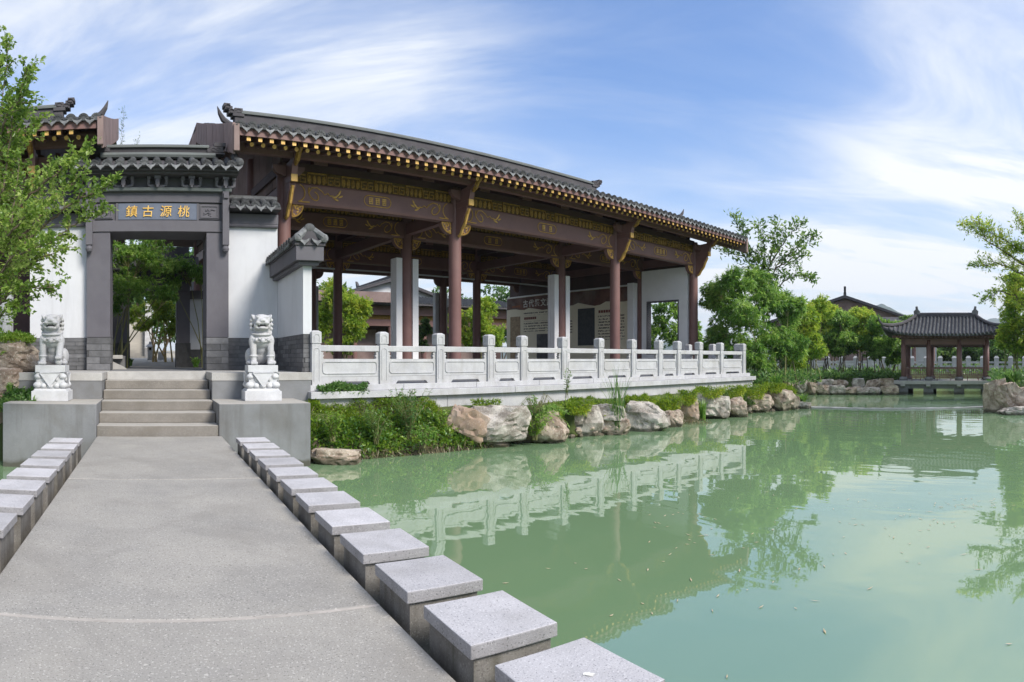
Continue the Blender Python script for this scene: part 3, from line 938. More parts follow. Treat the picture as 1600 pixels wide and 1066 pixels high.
def frieze_mesh(L_, h=.30):
    """carved openwork: lobed pendants alternating with square keys, joined (tiny pieces)"""
    m_ = MB()
    x, k = 0.0, 0
    unit = L_/max(3, round(L_/1.02))
    while x < L_ - .05:
        # key panel .36, lobed panel the rest
        kw = .40
        for a in (x + .02, x + .21):
            w_ = .17; z0, z1 = .02, h*.80
            m_.box(a, a+w_, -.03, 0, z1-.03, z1); m_.box(a, a+.028, -.03, 0, z0, z1)
            m_.box(a, a+w_, -.03, 0, z0, z0+.03); m_.box(a+w_-.028, a+w_, -.03, 0, z0+.03, z1*.62)
            m_.box(a+.06, a+w_-.03, -.03, 0, z1*.52, z1*.62)
        a, b = x + kw + .02, x + unit - .01
        m_.box(a, b, -.035, 0, h-.035, h)
        nl = 4
        for i in range(nl):
            c = a + (b-a)*(i+.5)/nl
            ww = (b-a)/nl*.44
            m_.ball((c, -.012, h*.42), (ww, .028, h*.40), 7, 5)
            m_.box(c-ww*.25, c+ww*.25, -.036, -.03, h*.2, h*.75)
        m_.box(a, a+.02, -.034, 0, .06, h); m_.box(b-.02, b, -.034, 0, .06, h)
        x += unit
    return m_
scroll_l = scroll_mesh(); scroll_r = mirror_mesh(scroll_l, 'scroll_ornament')
span_b, span_g = spandrel_meshes()
span_bm, span_gm = mirror_mesh(span_b, 'spandrel'), mirror_mesh(span_g, 'spandrel_carving')
carts = [cartouche_mesh(i) for i in range(2)]

# ------------------------------------------------------------------ timber halls
FL = .785                                        # hall floor
def roof_z(u, z0, z1, c=.06): return z0 + (z1-z0)*(u + c*(u*u-u))
def build_hall(T, cols, rows, s0, s1, flare, fz, detail=True, s_vis=None):
    """T thing; cols/rows: column lines; s0,s1 eave ends; flare: inset of the gable edge at the ridge"""
    d0, dr = 13.8, 21.06
    d1 = 2*dr - d0
    Z0, Z1 = 6.47, 9.13
    # columns
    cm = MB().lathe([(.27,0),(.29,.05),(.27,.12),(.24,.15)], (0,0,0), 16).mesh('column_base', granite, True)
    for i, s in enumerate(cols):
        for j, d in enumerate(rows):
            if not detail and j > 1: continue
            if detail and i == 3 and j == 3: continue
            ht = 6.25 if j in (0, 3) else 7.2
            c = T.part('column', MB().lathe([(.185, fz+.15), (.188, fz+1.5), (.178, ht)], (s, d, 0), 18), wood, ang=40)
            T.inst('column_base', cm, (s, d, fz), c)
    # beams along the front and the inner rows, with gilded ornament
    def beam(sa, sb, d, orn=True, dim=False):
        a, b = sa + .17, sb - .17
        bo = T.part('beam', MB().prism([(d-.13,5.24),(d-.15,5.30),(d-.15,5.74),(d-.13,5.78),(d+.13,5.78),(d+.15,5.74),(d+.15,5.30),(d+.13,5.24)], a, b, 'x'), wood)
        if orn:
            y = d - .152
            T.inst('scroll_ornament', scroll_l, (a + .10, y, 5.53), bo)
            T.inst('scroll_ornament', scroll_r, (b - .10, y, 5.53), bo)
            T.inst('cartouche', carts[int(sa) % 2], ((a+b)/2, y, 5.52), bo)
        for x, m1, m2 in ((a, span_b, span_g), (b, span_bm, span_gm)):
            sp = T.inst('spandrel', m1, (x + (.01 if x == a else -.01), d, 5.238))
            if orn: T.inst('spandrel_carving', m2, (x + (.01 if x == a else -.01), d, 5.238), sp)
        fb = T.part('frieze_board', MB().box(a, b, d - .06, d + .06, 5.782, 6.12), gilt_ground if orn else wood_dark)
        if orn:
            me = frieze_mesh(b - a - .04).mesh('frieze_carving', gold_old)
            T.inst('frieze_carving', me, (a + .02, d - .062, 5.795), fb)['kind'] = 'stuff'
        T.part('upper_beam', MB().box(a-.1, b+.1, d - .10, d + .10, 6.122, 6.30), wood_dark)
        k = max(1, int(round((b-a)/1.75)))
        for i in range(1, k+1):
            x = a + (b-a)*(i-.5)/k
            T.part('bearing_block', MB().prism([(x-.15,6.52),(x-.19,6.44),(x-.19,6.302),(x+.19,6.302),(x+.19,6.44),(x+.15,6.52)], d-.14, d+.10, 'y'), wood)
    pairs = list(zip(cols[:-1], cols[1:]))
    for j, d in enumerate(rows):
        if not detail and j > 1: continue
        for sa, sb in pairs:
            beam(sa, sb, d, orn=(j < 3))
    # cross beams and struts
    for s in cols:
        for da, db in zip(rows[:-1], rows[1:]):
            if not detail and da > rows[1]: continue
            T.part('cross_beam', MB().box(s-.11, s+.11, da+.17, db-.17, 5.35, 5.70), wood)
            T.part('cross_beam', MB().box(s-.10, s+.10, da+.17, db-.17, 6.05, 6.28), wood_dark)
    # eave brackets on the front columns
    lower = [(15.23,4.86),(15.23,5.62),(14.72,5.62),(14.70,5.50),(14.83,5.36),(14.90,5.20),(15.02,5.08),(15.10,4.92),(15.18,4.86)]
    upper = [(15.25,5.78),(15.25,6.10),(14.70,6.14),(14.50,6.40),(14.08,6.42),(14.10,6.34),(14.28,6.26),(14.36,6.12),(14.52,6.02),(14.58,5.78)]
    for s in cols:
        lb = T.part('lower_bracket', MB().prism(lower, s-.075, s+.075, 'x'), wood)
        T.part('bracket_gilding', MB().tube([(s, 14.69, 5.55), (s, 14.79, 5.36), (s, 14.88, 5.16), (s, 15.0, 5.04), (s, 15.1, 4.88), (s, 15.19, 4.84)], .05, 6), gold, lb)
        T.part('bracket_arm', MB().box(s-.08, s+.08, 14.62, 15.24, 5.622, 5.775), wood)
        T.part('gilt_block', MB().box(s-.085, s+.085, 14.57, 14.618, 5.61, 5.79), gold, bev=.008)
        ub = T.part('upper_bracket', MB().prism(upper, s-.075, s+.075, 'x'), wood)
        T.part('bracket_gilding', MB().tube([(s, 14.49, 5.99), (s, 14.36, 6.07), (s, 14.27, 6.20), (s, 14.14, 6.30), (s, 14.05, 6.36)], [.04,.07,.07,.075,.06], 6), gold_old, ub)
        for e in (-1, 1):
            T.part('side_arm', MB().prism([(s+e*.08, 5.83), (s+e*.30, 5.90), (s+e*.42, 6.02), (s+e*.42, 6.10), (s+e*.08, 6.10)], 14.98, 15.12, 'y'), wood)
    # eave purlin, eave board
    T.part('eave_purlin', MB().box(s0+.15, s1-.15, 14.47, 14.62, 6.16, 6.36).tube([(s0+.12, 14.55, 6.42), (s1-.12, 14.55, 6.42)], .10, 10), wood)
    T.part('wall_purlin', MB().tube([(s0+.2, 15.4, 6.64), (s1-.2, 15.4, 6.64)], .13, 10), wood_dark)
    # rafters: square gilt-ended flying rafters over round ones
    fl_me = MB().prism([(13.83,6.205),(13.83,6.295),(15.4,6.80),(15.4,6.70)], -.045, .045, 'x').mesh('flying_rafter', [wood])
    fe_me = MB().box(-.046,.046,13.822,13.8295,6.204,6.296).mesh('rafter_tip', [gold])
    ro_me = MB().tube([(0,14.06,6.21),(0,15.6,6.62)], .05, 8).mesh('round_rafter', [wood])
    re_me = MB().tube([(0,14.045,6.206),(0,14.058,6.2095)], .051, 8).mesh('rafter_tip', [gold])
    k = int((s1 - s0 - .3)/.272)
    for i in range(k):
        s = s0 + .25 + .272*i
        if s_vis and not (s_vis[0] < s < s_vis[1]): continue
        r1 = T.inst('flying_rafter', fl_me, (s, 0, 0)); T.inst('rafter_tip', fe_me, (s, 0, 0), r1)
        r2 = T.inst('round_rafter', ro_me, (s + .136, 0, 0)); T.inst('rafter_tip', re_me, (s + .136, 0, 0), r2)
    # roof shell: front and back slopes with flared gable edges
    us = np.linspace(0, 1, 9)
    def edge(u, side): return (s0 + flare*u) if side < 0 else (s1 - flare*u)
    top, vs, fs = [], [], []
    for dz in (0, -.13):
        for u in us:
            vs.append((edge(u,-1), d0+(dr-d0)*u, roof_z(u,Z0,Z1)+dz)); vs.append((edge(u,1), d0+(dr-d0)*u, roof_z(u,Z0,Z1)+dz))
        for u in us[::-1][1:]:
            vs.append((edge(u,-1), d1-(dr-d0)*u*1.0, roof_z(u,Z0,Z1)+dz)); vs.append((edge(u,1), d1-(dr-d0)*u, roof_z(u,Z0,Z1)+dz))
    kk = len(vs)//4
    mb = MB()
    n2 = len(vs)//2
    for i in range(kk-1):
        a = 2*i
        fs.append((a, a+1, a+3, a+2))
        fs.append((n2+a, n2+a+2, n2+a+3, n2+a+1))
        fs.append((a, a+2, n2+a+2, n2+a)); fs.append((a+1, n2+a+1, n2+a+3, a+3))
    fs.append((0, n2, n2+1, 1)); fs.append((n2-2, n2-1, 2*n2-1, 2*n2-2))
    mb.add(vs, fs)
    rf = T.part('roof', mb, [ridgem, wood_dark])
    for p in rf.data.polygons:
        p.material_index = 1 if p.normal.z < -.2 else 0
    T.part('fascia', MB().box(s0+.03, s1-.03, 13.78, 13.815, 6.30, 6.46), wood, rf)
    # tiles of the front slope
    prof = [(d0-.06+(dr-d0+.0)*u, roof_z(u,Z0,Z1)+.015) for u in (0,.12,.3,.5,.75,.98)]
    tm = tile_run_mesh(prof, .092, 7)
    nt_ = int((s1-s0-.06)/.272)
    sp = (s1-s0-.06)/nt_
    tops = []
    for i in range(nt_+1):
        s = s0 + .03 + sp*i
        if s_vis and not (s_vis[0] < s < s_vis[1]): continue
        if i < nt_: 
            T.inst('drip_tile', g_drip, (s + sp/2, d0-.07, Z0+.012), rf)
        um = min(s - s0, s1 - s)/max(flare, 1e-3) - .12
        if um >= .98: T.inst('roof_tile', tm, (s, 0, 0), rf)
        else:
            um = max(um, .06)
            pf = [(d0-.06+(dr-d0)*u, roof_z(u,Z0,Z1)+.015) for u in np.linspace(0, um, 4)]
            T.inst('roof_tile', tile_run_mesh(pf, .092, 7), (s, 0, 0), rf)
    # back slope tiles as one joined relief
    mb = MB()
    for i in range(nt_):
        s = s0 + .5 + (s1-s0-1.0)*i/nt_
        mb.tube([(s, d1-(dr-d0)*u, roof_z(u,Z0,Z1)+.02) for u in (0,.3,.65,.98)], .09, 5, False)
    T.part('back_tiling', mb, tilem, rf, kind='stuff')
    # ridge with stepped ends
    ra, rb = s0 + 1.97, s1 - 1.97
    T.part('ridge_wall', MB().box(ra, rb, dr-.15, dr+.15, 9.02, 9.60).box(ra, rb, dr-.20, dr+.20, 9.05, 9.15), ridgem, rf)
    T.part('ridge_cap', MB().box(ra, rb, dr-.21, dr+.21, 9.602, 9.66).tube([(ra, dr, 9.67), (rb, dr, 9.67)], .12, 8), ridgecap, rf)
    for e, x in ((-1, ra), (1, rb)):
        m_ = MB()
        def bx(u0, u1, z0, z1, t): m_.box(min(x+e*u0, x+e*u1), max(x+e*u0, x+e*u1), dr-t, dr+t, z0, z1)
        bx(-.06, .22, 9.0, 9.50, .155); bx(-.10, .30, 9.50, 9.62, .20); bx(-.05, .24, 9.62, 9.79, .18)
        bx(.12, .44, 9.58, 9.75, .17); bx(.30, .56, 9.71, 9.84, .165); bx(.38, .60, 9.80, 9.93, .16)
        fo = T.part('ridge_finial', m_, ridgem, rf, bev=.012)
        q = MB()
        for cx_, cz in ((.10, 9.70), (.34, 9.67), (.47, 9.82)):
            q.tube([(x+e*(cx_+.09*cos(w)), dr-.185, cz+.06*sin(w)) for w in np.linspace(0, 5.3, 9)], .018, 5)
        T.part('scroll_relief', q, ridgem, fo, kind='stuff')
        # gable ridge with horn, bargeboard of planks
        ge = (lambda u: edge(u, -1) + .16) if e < 0 else (lambda u: edge(u, 1) - .16)
        T.part('gable_ridge', MB().tube([(ge(u), d0+(dr-d0)*u, roof_z(u,Z0,Z1)+.02) for u in (0,.1,.25,.44,.7,1.0)], [.075,.08,.085,.09,.10,.10], 8), tilem, rf)
        T.part('gable_ridge', MB().tube([(ge(u), d1-(dr-d0)*u, roof_z(u,Z0,Z1)+.02) for u in (0,.1,.25,.44,.7,1.0)], [.075,.08,.085,.09,.10,.10], 8), tilem, rf)
        u = .44; hx, hd, hz = ge(u), d0+(dr-d0)*u, roof_z(u,Z0,Z1)+.13
        T.part('horn', MB().tube([(hx-e*.40, hd+.1, hz-.02), (hx-e*.16, hd, hz+.0), (hx+e*.02, hd-.05, hz+.10), (hx+e*.12, hd-.08, hz+.24), (hx+e*.19, hd-.1, hz+.42)], [.07,.09,.085,.06,.012], 7, True), ridgem, rf)
        npk = 11
        eo = (lambda u: edge(u, -1) - .12) if e < 0 else (lambda u: edge(u, 1) + .12)
        for half in (0, 1):
            for i in range(npk):
                u0, u1 = i/npk + .002, (i+1)/npk - .002
                dA = d0+(dr-d0)*u0 if not half else d1-(dr-d0)*u0
                dB = d0+(dr-d0)*u1 if not half else d1-(dr-d0)*u1
                tA, tB = roof_z(u0,Z0,Z1)+.11, roof_z(u1,Z0,Z1)+.11
                hA, hB = .70, .66
                xa, xb = eo(u0), eo(u1)
                t = .05*e
                pr = random.uniform(0, .006)*e
                P = [(xa+pr,dA,tA-hA),(xb+pr,dB,tB-hB),(xb+pr,dB,tB),(xa+pr,dA,tA)]
                Q = [(x_-t-pr,y_,z_) for x_,y_,z_ in P]
                if half and not detail: continue
                T.part('bargeboard_plank', MB().add(P+Q, ((0,1,2,3),(7,6,5,4),(0,4,5,1),(1,5,6,2),(2,6,7,3),(3,7,4,0))), board, rf)
        xa = eo(0)
        T.part('bargeboard_end', MB().box(min(xa, xa-e*.13), max(xa, xa-e*.13), d0-.09, d0-.004, 5.93, 6.53), board, rf, bev=.01)
        # purlin stubs under the board
        for u in (.42, .72, 1.0):
            dd = d0+(dr-d0)*u
            z = roof_z(u,Z0,Z1)-.32
            end = cols[0] if e < 0 else cols[-1]
            T.part('purlin', MB().tube([(eo(u)-e*.08, dd, z), (end, dd, z)], .11, 8), wood)
    # timber gable infill
    for e, s in ((-1, cols[0]), (1, cols[-1])):
        k = 18
        for i in range(k):
            da, db = 15.6 + (26.5-15.6)*i/k, 15.6 + (26.5-15.6)*(i+1)/k - .012
            dm_ = (da+db)/2
            u = 1 - abs(dm_-dr)/(dr-d0)
            T.part('gable_plank', MB().box(s-.03-random.uniform(0,.006), s+.03, da, db, 5.8, roof_z(u,Z0,Z1)-.25), board if e < 0 else wood_dark)

hall = Thing('timber_hall', 'long open hall with brown lacquered columns, gilded beams and grey tiled roof beside the pond', 'hall', (13.84, 21.0, FL), HALL)
HC_ = [5.23, 10.44, 17.40, 22.44]
HR_ = [15.4, 18.26, 23.87, 26.72]
build_hall(hall, HC_, HR_, 3.62, 24.06, .58, FL)

# platform
hall.part('platform', MB().box(4.66, 20.5, 11.62, 13.6, -.2, .664).box(4.66, 24.3, 13.4, 29.0, -.2, .664), granite)
def slabs(name, s_list, d0, d1, z0, z1, m):
    for a, b in zip(s_list[:-1], s_list[1:]):
        hall.part(name, MB().box(a+.004, b-.004, d0, d1, z0, z1), m, bev=.006)
jl = [4.47, 6.55, 8.42, 10.3, 12.2, 14.1, 16.4, 18.5, 20.52]
slabs('coping_slab', jl, 11.55, 12.4, .667, FL, granite)
slabs('plinth_slab', [4.42, 6.62, 9.4, 12.3, 15.2, 17.9, 20.66], 11.38, 11.7, .53, .664, granite)
slabs('wall_block', [4.42, 7.6, 10.4, 13.2, 16.0, 18.4, 20.6], 11.50, 11.72, -.9, .526, granite)
hall.part('floor_paving', MB().box(4.66, 20.5, 12.402, 13.7, .665, FL-.003).box(4.66, 24.2, 13.702, 29.0, .665, FL-.003), pave)
# end wall with a window opening (towards the pond), built round the hole
ws, wt = 22.36, .24
d_a, d_b = 15.6, 18.08
o0, o1, z0, z1 = 16.08, 17.74, 1.55, 3.80
ew = MB()
for a, b, c, d in ((d_a, o0, FL, 5.22), (o1, d_b, FL, 5.22), (o0, o1, FL, z0), (o0, o1, z1, 5.22)):
    ew.box(ws-wt/2, ws+wt/2, a, b, c, d)
ewo = hall.part('end_wall', ew, plaster_lift)
fr = MB().box(ws-.14, ws+.14, o0-.05, o0, z0-.05, z1+.05).box(ws-.14, ws+.14, o1, o1+.05, z0-.05, z1+.05).box(ws-.14, ws+.14, o0, o1, z1, z1+.05).box(ws-.14, ws+.14, o0, o1, z0-.05, z0)
for i in range(6):
    fr.ball((ws-.1, o0+.12+i*.28, z1-.005), (.04,.11,.035), 6, 4)
hall.part('window_frame', fr, graypaint, ewo)
# exhibition wall carrying the printed panel
hall.part('exhibition_wall', MB().box(22.26, 22.5, 18.5, 27.7, FL, 4.70), plaster_lift)
hall.part('wall_pier', MB().box(22.0, 22.6, 18.38, 18.72, FL, 4.72), plaster_lift)
cream = mat('cream_print', (.78,.72,.56), (.72,.66,.51), 1.2, .7, 0)
def textmat():
    m = mat('printed_text', (.55,.50,.38), (.52,.475,.36), 1.2, .7, 0)
    t = m.node_tree; L = t.links.new
    p = t.nodes['Principled BSDF']
    tc = N(t, 'ShaderNodeTexCoord'); sp = N(t, 'ShaderNodeSeparateXYZ'); L(tc.outputs['Object'], sp.inputs[0])
    w = N(t, 'ShaderNodeMath', operation='MULTIPLY'); L(sp.outputs['Z'], w.inputs[0]); w.inputs[1].default_value = 7.2
    fr_ = N(t, 'ShaderNodeMath', operation='FRACT'); L(w.outputs[0], fr_.inputs[0])
    st_ = N(t, 'ShaderNodeMath', operation='LESS_THAN'); L(fr_.outputs[0], st_.inputs[0]); st_.inputs[1].default_value = .5
    ns = N(t, 'ShaderNodeTexNoise'); ns.inputs['Scale'].default_value = 1.0; ns.inputs['Detail'].default_value = 2
    mp = N(t, 'ShaderNodeMapping'); mp.inputs['Scale'].default_value = (1, 18, 14); L(tc.outputs['Object'], mp.inputs[0]); L(mp.outputs[0], ns.inputs['Vector'])
    gt_ = N(t, 'ShaderNodeMath', operation='GREATER_THAN'); L(ns.outputs['Fac'], gt_.inputs[0]); gt_.inputs[1].default_value = .45
    ml = N(t, 'ShaderNodeMath', operation='MULTIPLY'); L(st_.outputs[0], ml.inputs[0]); L(gt_.outputs[0], ml.inputs[1])
    mx = N(t, 'ShaderNodeMix', data_type='RGBA'); L(ml.outputs[0], mx.inputs['Factor'])
    mx.inputs['A'].default_value = (.77,.71,.55,1); mx.inputs['B'].default_value = (.14,.11,.09,1)
    L(mx.outputs['Result'], p.inputs['Base Color'])
    return m
txt = textmat()
ex = hall.part('exhibit_panel', MB().box(22.235, 22.258, 18.75, 27.65, 1.1, 4.62), cream)
wave = [(18.76, 4.61)] + [(27.64, 4.61)] + [(27.64 - 8.88*i/24, 3.94 + .05*sin(i*1.3) + .05*sin(i*.6) + (.06 if i % 5 == 0 else 0)) for i in range(25)]
hall.part('header_band', MB().prism(wave, 22.226, 22.234, 'x'), mat('header_print', (.085,.035,.028), (.20,.10,.075), 1.6, .7, 0, stain=((.22,.19,.17),.9,.8)), ex)
hall.part('stele_print', MB().box(22.222, 22.234, 20.97, 22.1, 1.95, 3.75), mat('ink_rubbing', (.035,.04,.045), (.06,.065,.07), 9, .7, 0), ex)
hall.part('scroll_print', MB().box(22.226, 22.234, 26.5, 27.35, 1.3, 3.6), mat('old_scroll', (.42,.32,.20), (.30,.22,.14), 5, .8, 0, stain=((.12,.09,.07),9,.8)), ex)
for a, b, c, d in ((24.1, 26.2, 2.75, 3.3), (24.1, 26.2, 3.62, 3.8), (19.1, 20.75, 2.2, 3.35), (22.5, 23.3, 2.6, 3.25)):
    hall.part('text_block', MB().box(22.228, 22.234, a, b, c, d), txt, ex)
for a, b, c in ((25.2, 26.2, 3.40), (19.8, 20.75, 3.48)):
    m_ = MB()
    for i in range(6):
        q = a + (b-a)*i/6
        m_.box(22.226, 22.234, q, q+(b-a)/6*.8, c, c+.13)
    hall.part('heading_print', m_, mat('heading_red', (.20,.06,.04), (.16,.05,.035), 9, .8, 0), ex)
bz = hall.part('photo_print', MB().box(22.226, 22.234, 24.2, 25.15, 1.15, 2.6), mat('grey_print', (.10,.10,.11), (.05,.05,.055), 3, .7, 0), ex)
titw = mat('title_white', (.78,.76,.72), (.7,.68,.64), 6, .7, 0)
for i, ch in enumerate('\u53e4\u4ee3\u796d\u6587\u6b66'):
    me = text_mesh(ch, .42, 'title_character', titw, .004, .004)
    o = link('title_character', me, ex)
    o.matrix_local = Matrix.Translation(Vector((22.222, 26.05 - .47*i, 4.22)) - hall.base) @ Matrix(((0,0,-1,0),(-1,0,0,0),(0,1,0,0),(0,0,0,1)))
for i in range(5):
    hall.part('seal_print', MB().box(22.222, 22.225, 26.5+.14*i, 26.6+.14*i, 4.1, 4.2), mat('seal_red', (.35,.12,.05), (.3,.1,.05), 9, .8, 0) if i == 0 else MATS['seal_red'], ex)
for a, b, z in ((18.4, 23.7, 4.72), (24.05, 27.6, 4.72), (15.55, 18.1, 5.24)):
    hall.part('end_board', MB().box(22.40, 22.50, a, b, z, 6.3), wood_dark)
# short white walls that hold the inner columns
for s in HC_[1:3]:
    hall.part('wall_stub', MB().box(s-.42, s-.195, 18.16, 18.42, FL, 4.60).box(s+.195, s+.42, 18.16, 18.42, FL, 4.60).box(s-.42, s+.42, 18.44, 18.56, FL, 4.60), plaster_lift, bev=.01)
for s in HC_[0:3]:
    hall.part('wall_stub', MB().box(s-.36, s+.36, 26.86, 27.1, FL, 4.60), plaster, bev=.01)

for a, b in ((5.6, 10.2), (10.7, 17.1), (17.7, 22.1)):
    hall.part('pale_conduit', MB().box(a, b, 23.60, 23.66, 4.90, 4.96), plaster)

# left hall, mirrored on the other side of the gate
FLH = 1.72
LH = Matrix.Identity(4)
lh = Thing('timber_hall', 'brown timber hall left of the gate, mostly hidden behind the leafy tree', 'hall', (-9.0, 21.0, FLH), LH)
build_hall(lh, [-12.9, -7.9, -2.75], HR_, -14.5, -1.15, .04, FLH, detail=False, s_vis=(-6.5, 0))
lh.part('back_wall', MB().box(-12.9, -2.75, 18.3, 18.5, FLH, 6.2), wood_dark)
lh.part('platform', MB().box(-14.0, -2.83, 13.0, 26, -.3, FLH), block_conc)

# ------------------------------------------------------------------ stone balustrades
def balustrade(label, frame, base, line, posts, zf, axis='x', ends=True):
    """posts: positions along the axis at a fixed cross position; returns the thing"""
    T = Thing('stone_balustrade', label, 'balustrade', base, frame)
    pm = MB()
    w = .095
    pm.box(-w, w, -w, w, 0, .80)
    pm.frus(-w+.012, w-.012, -w+.012, w-.012, .80, .825, 0)
    pm.box(-w-.006, w+.006, -w-.006, w+.006, .825, 1.04)
    pm.frus(-w-.006, w+.006, -w-.006, w+.006, 1.04, 1.075, .045)
    # raised arched outline on the faces
    for z0, z1 in ((.08, .73), (.86, 1.0)):
        for k in range(4):
            R = Matrix.Rotation(k*pi/2, 4, 'Z')
            y = -w - (.008 if z0 > .8 else .002)
            pts = [(-.055, y, z0), (-.055, y, z1-.04)] + [(-.055*cos(t), y, z1-.04+.04*sin(t)) for t in np.linspace(.4, pi-.4, 5)] + [(.055, y, z1-.04), (.055, y, z0)]
            pm.tube([R @ Vector(p) for p in pts], .008, 4)
    post_me = pm.mesh('post', granite)
    for p in posts:
        at = (p, line, zf) if axis == 'x' else (line, p, zf)
        T.inst('post', post_me, at)
    sgnM = ID if axis == 'x' else Matrix.Rotation(pi/2, 4, 'Z')
    for a, b in zip(posts[:-1], posts[1:]):
        L_ = b - a - 2*w
        def emit(name, mb, bev=None):
            me = mb.mesh(name, granite)
            at = ((a+b)/2, line, zf) if axis == 'x' else (line, (a+b)/2, zf)
            o = T.inst(name, me, at, rot=0 if axis == 'x' else pi/2)
            if bev: bevel(o, bev)
            return o
        h = L_/2
        emit('handrail', MB().box(-h, h, -.065, .065, .665, .785), .012)
        pn = MB().box(-h, h, -.05, .05, .162, .515)
        # cloud brackets at the gap's ends
        for e in (-1, 1):
            pn.prism([(e*h, .515), (e*(h-.075), .515), (e*(h-.06), .545), (e*(h-.085), .58), (e*(h-.055), .61), (e*(h-.075), .64), (e*(h-.03), .665), (e*h, .665)][::e], -.045, .045, 'y')
        i = .055
        for sy_ in (-1, 1):
            y = sy_*.056
            rp = [(-h+i+.05, y, .225), (h-i-.05, y, .225), (h-i-.012, y, .245), (h-i, y, .285), (h-i, y, .40), (h-i-.012, y, .44), (h-i-.05, y, .46), (-h+i+.05, y, .46), (-h+i+.012, y, .44), (-h+i, y, .40), (-h+i, y, .285), (-h+i+.012, y, .245), (-h+i+.05, y, .225)]
            pn.tube(rp, .013, 5, False)
        emit('panel', pn)
        g = min(.2, h*.4)
        fb = MB().prism([(-h, 0), (-h+g, 0), (-h+g+.05, .065), (h-g-.05, .065), (h-g, 0), (h, 0), (h, .157), (-h, .157)], -.05, .05, 'y')
        emit('foot_board', fb)
    return T
pxs = [492, 597, 685, 764, 815.5, 879, 936, 987, 1029, 1058, 1092, 1125, 1160]
post_s = [11.7*tan((p - X0)/F - PHI) for p in pxs]
balustrade('pale granite balustrade with square posts along the pond edge of the open hall', HALL, (12.4, 11.7, FL), 11.7, post_s, FL)
balustrade('short granite balustrade turning back from the far right corner of the hall terrace', HALL, (post_s[-1], 13.2, FL), post_s[-1], [11.895, 13.0, 14.1], FL, 'y')
balustrade('granite balustrade in the shade at the left edge behind the flat boulder', ID, (-5, 13.1, FLH), 13.15, [-7.6, -6.2, -4.8, -3.0], FLH)
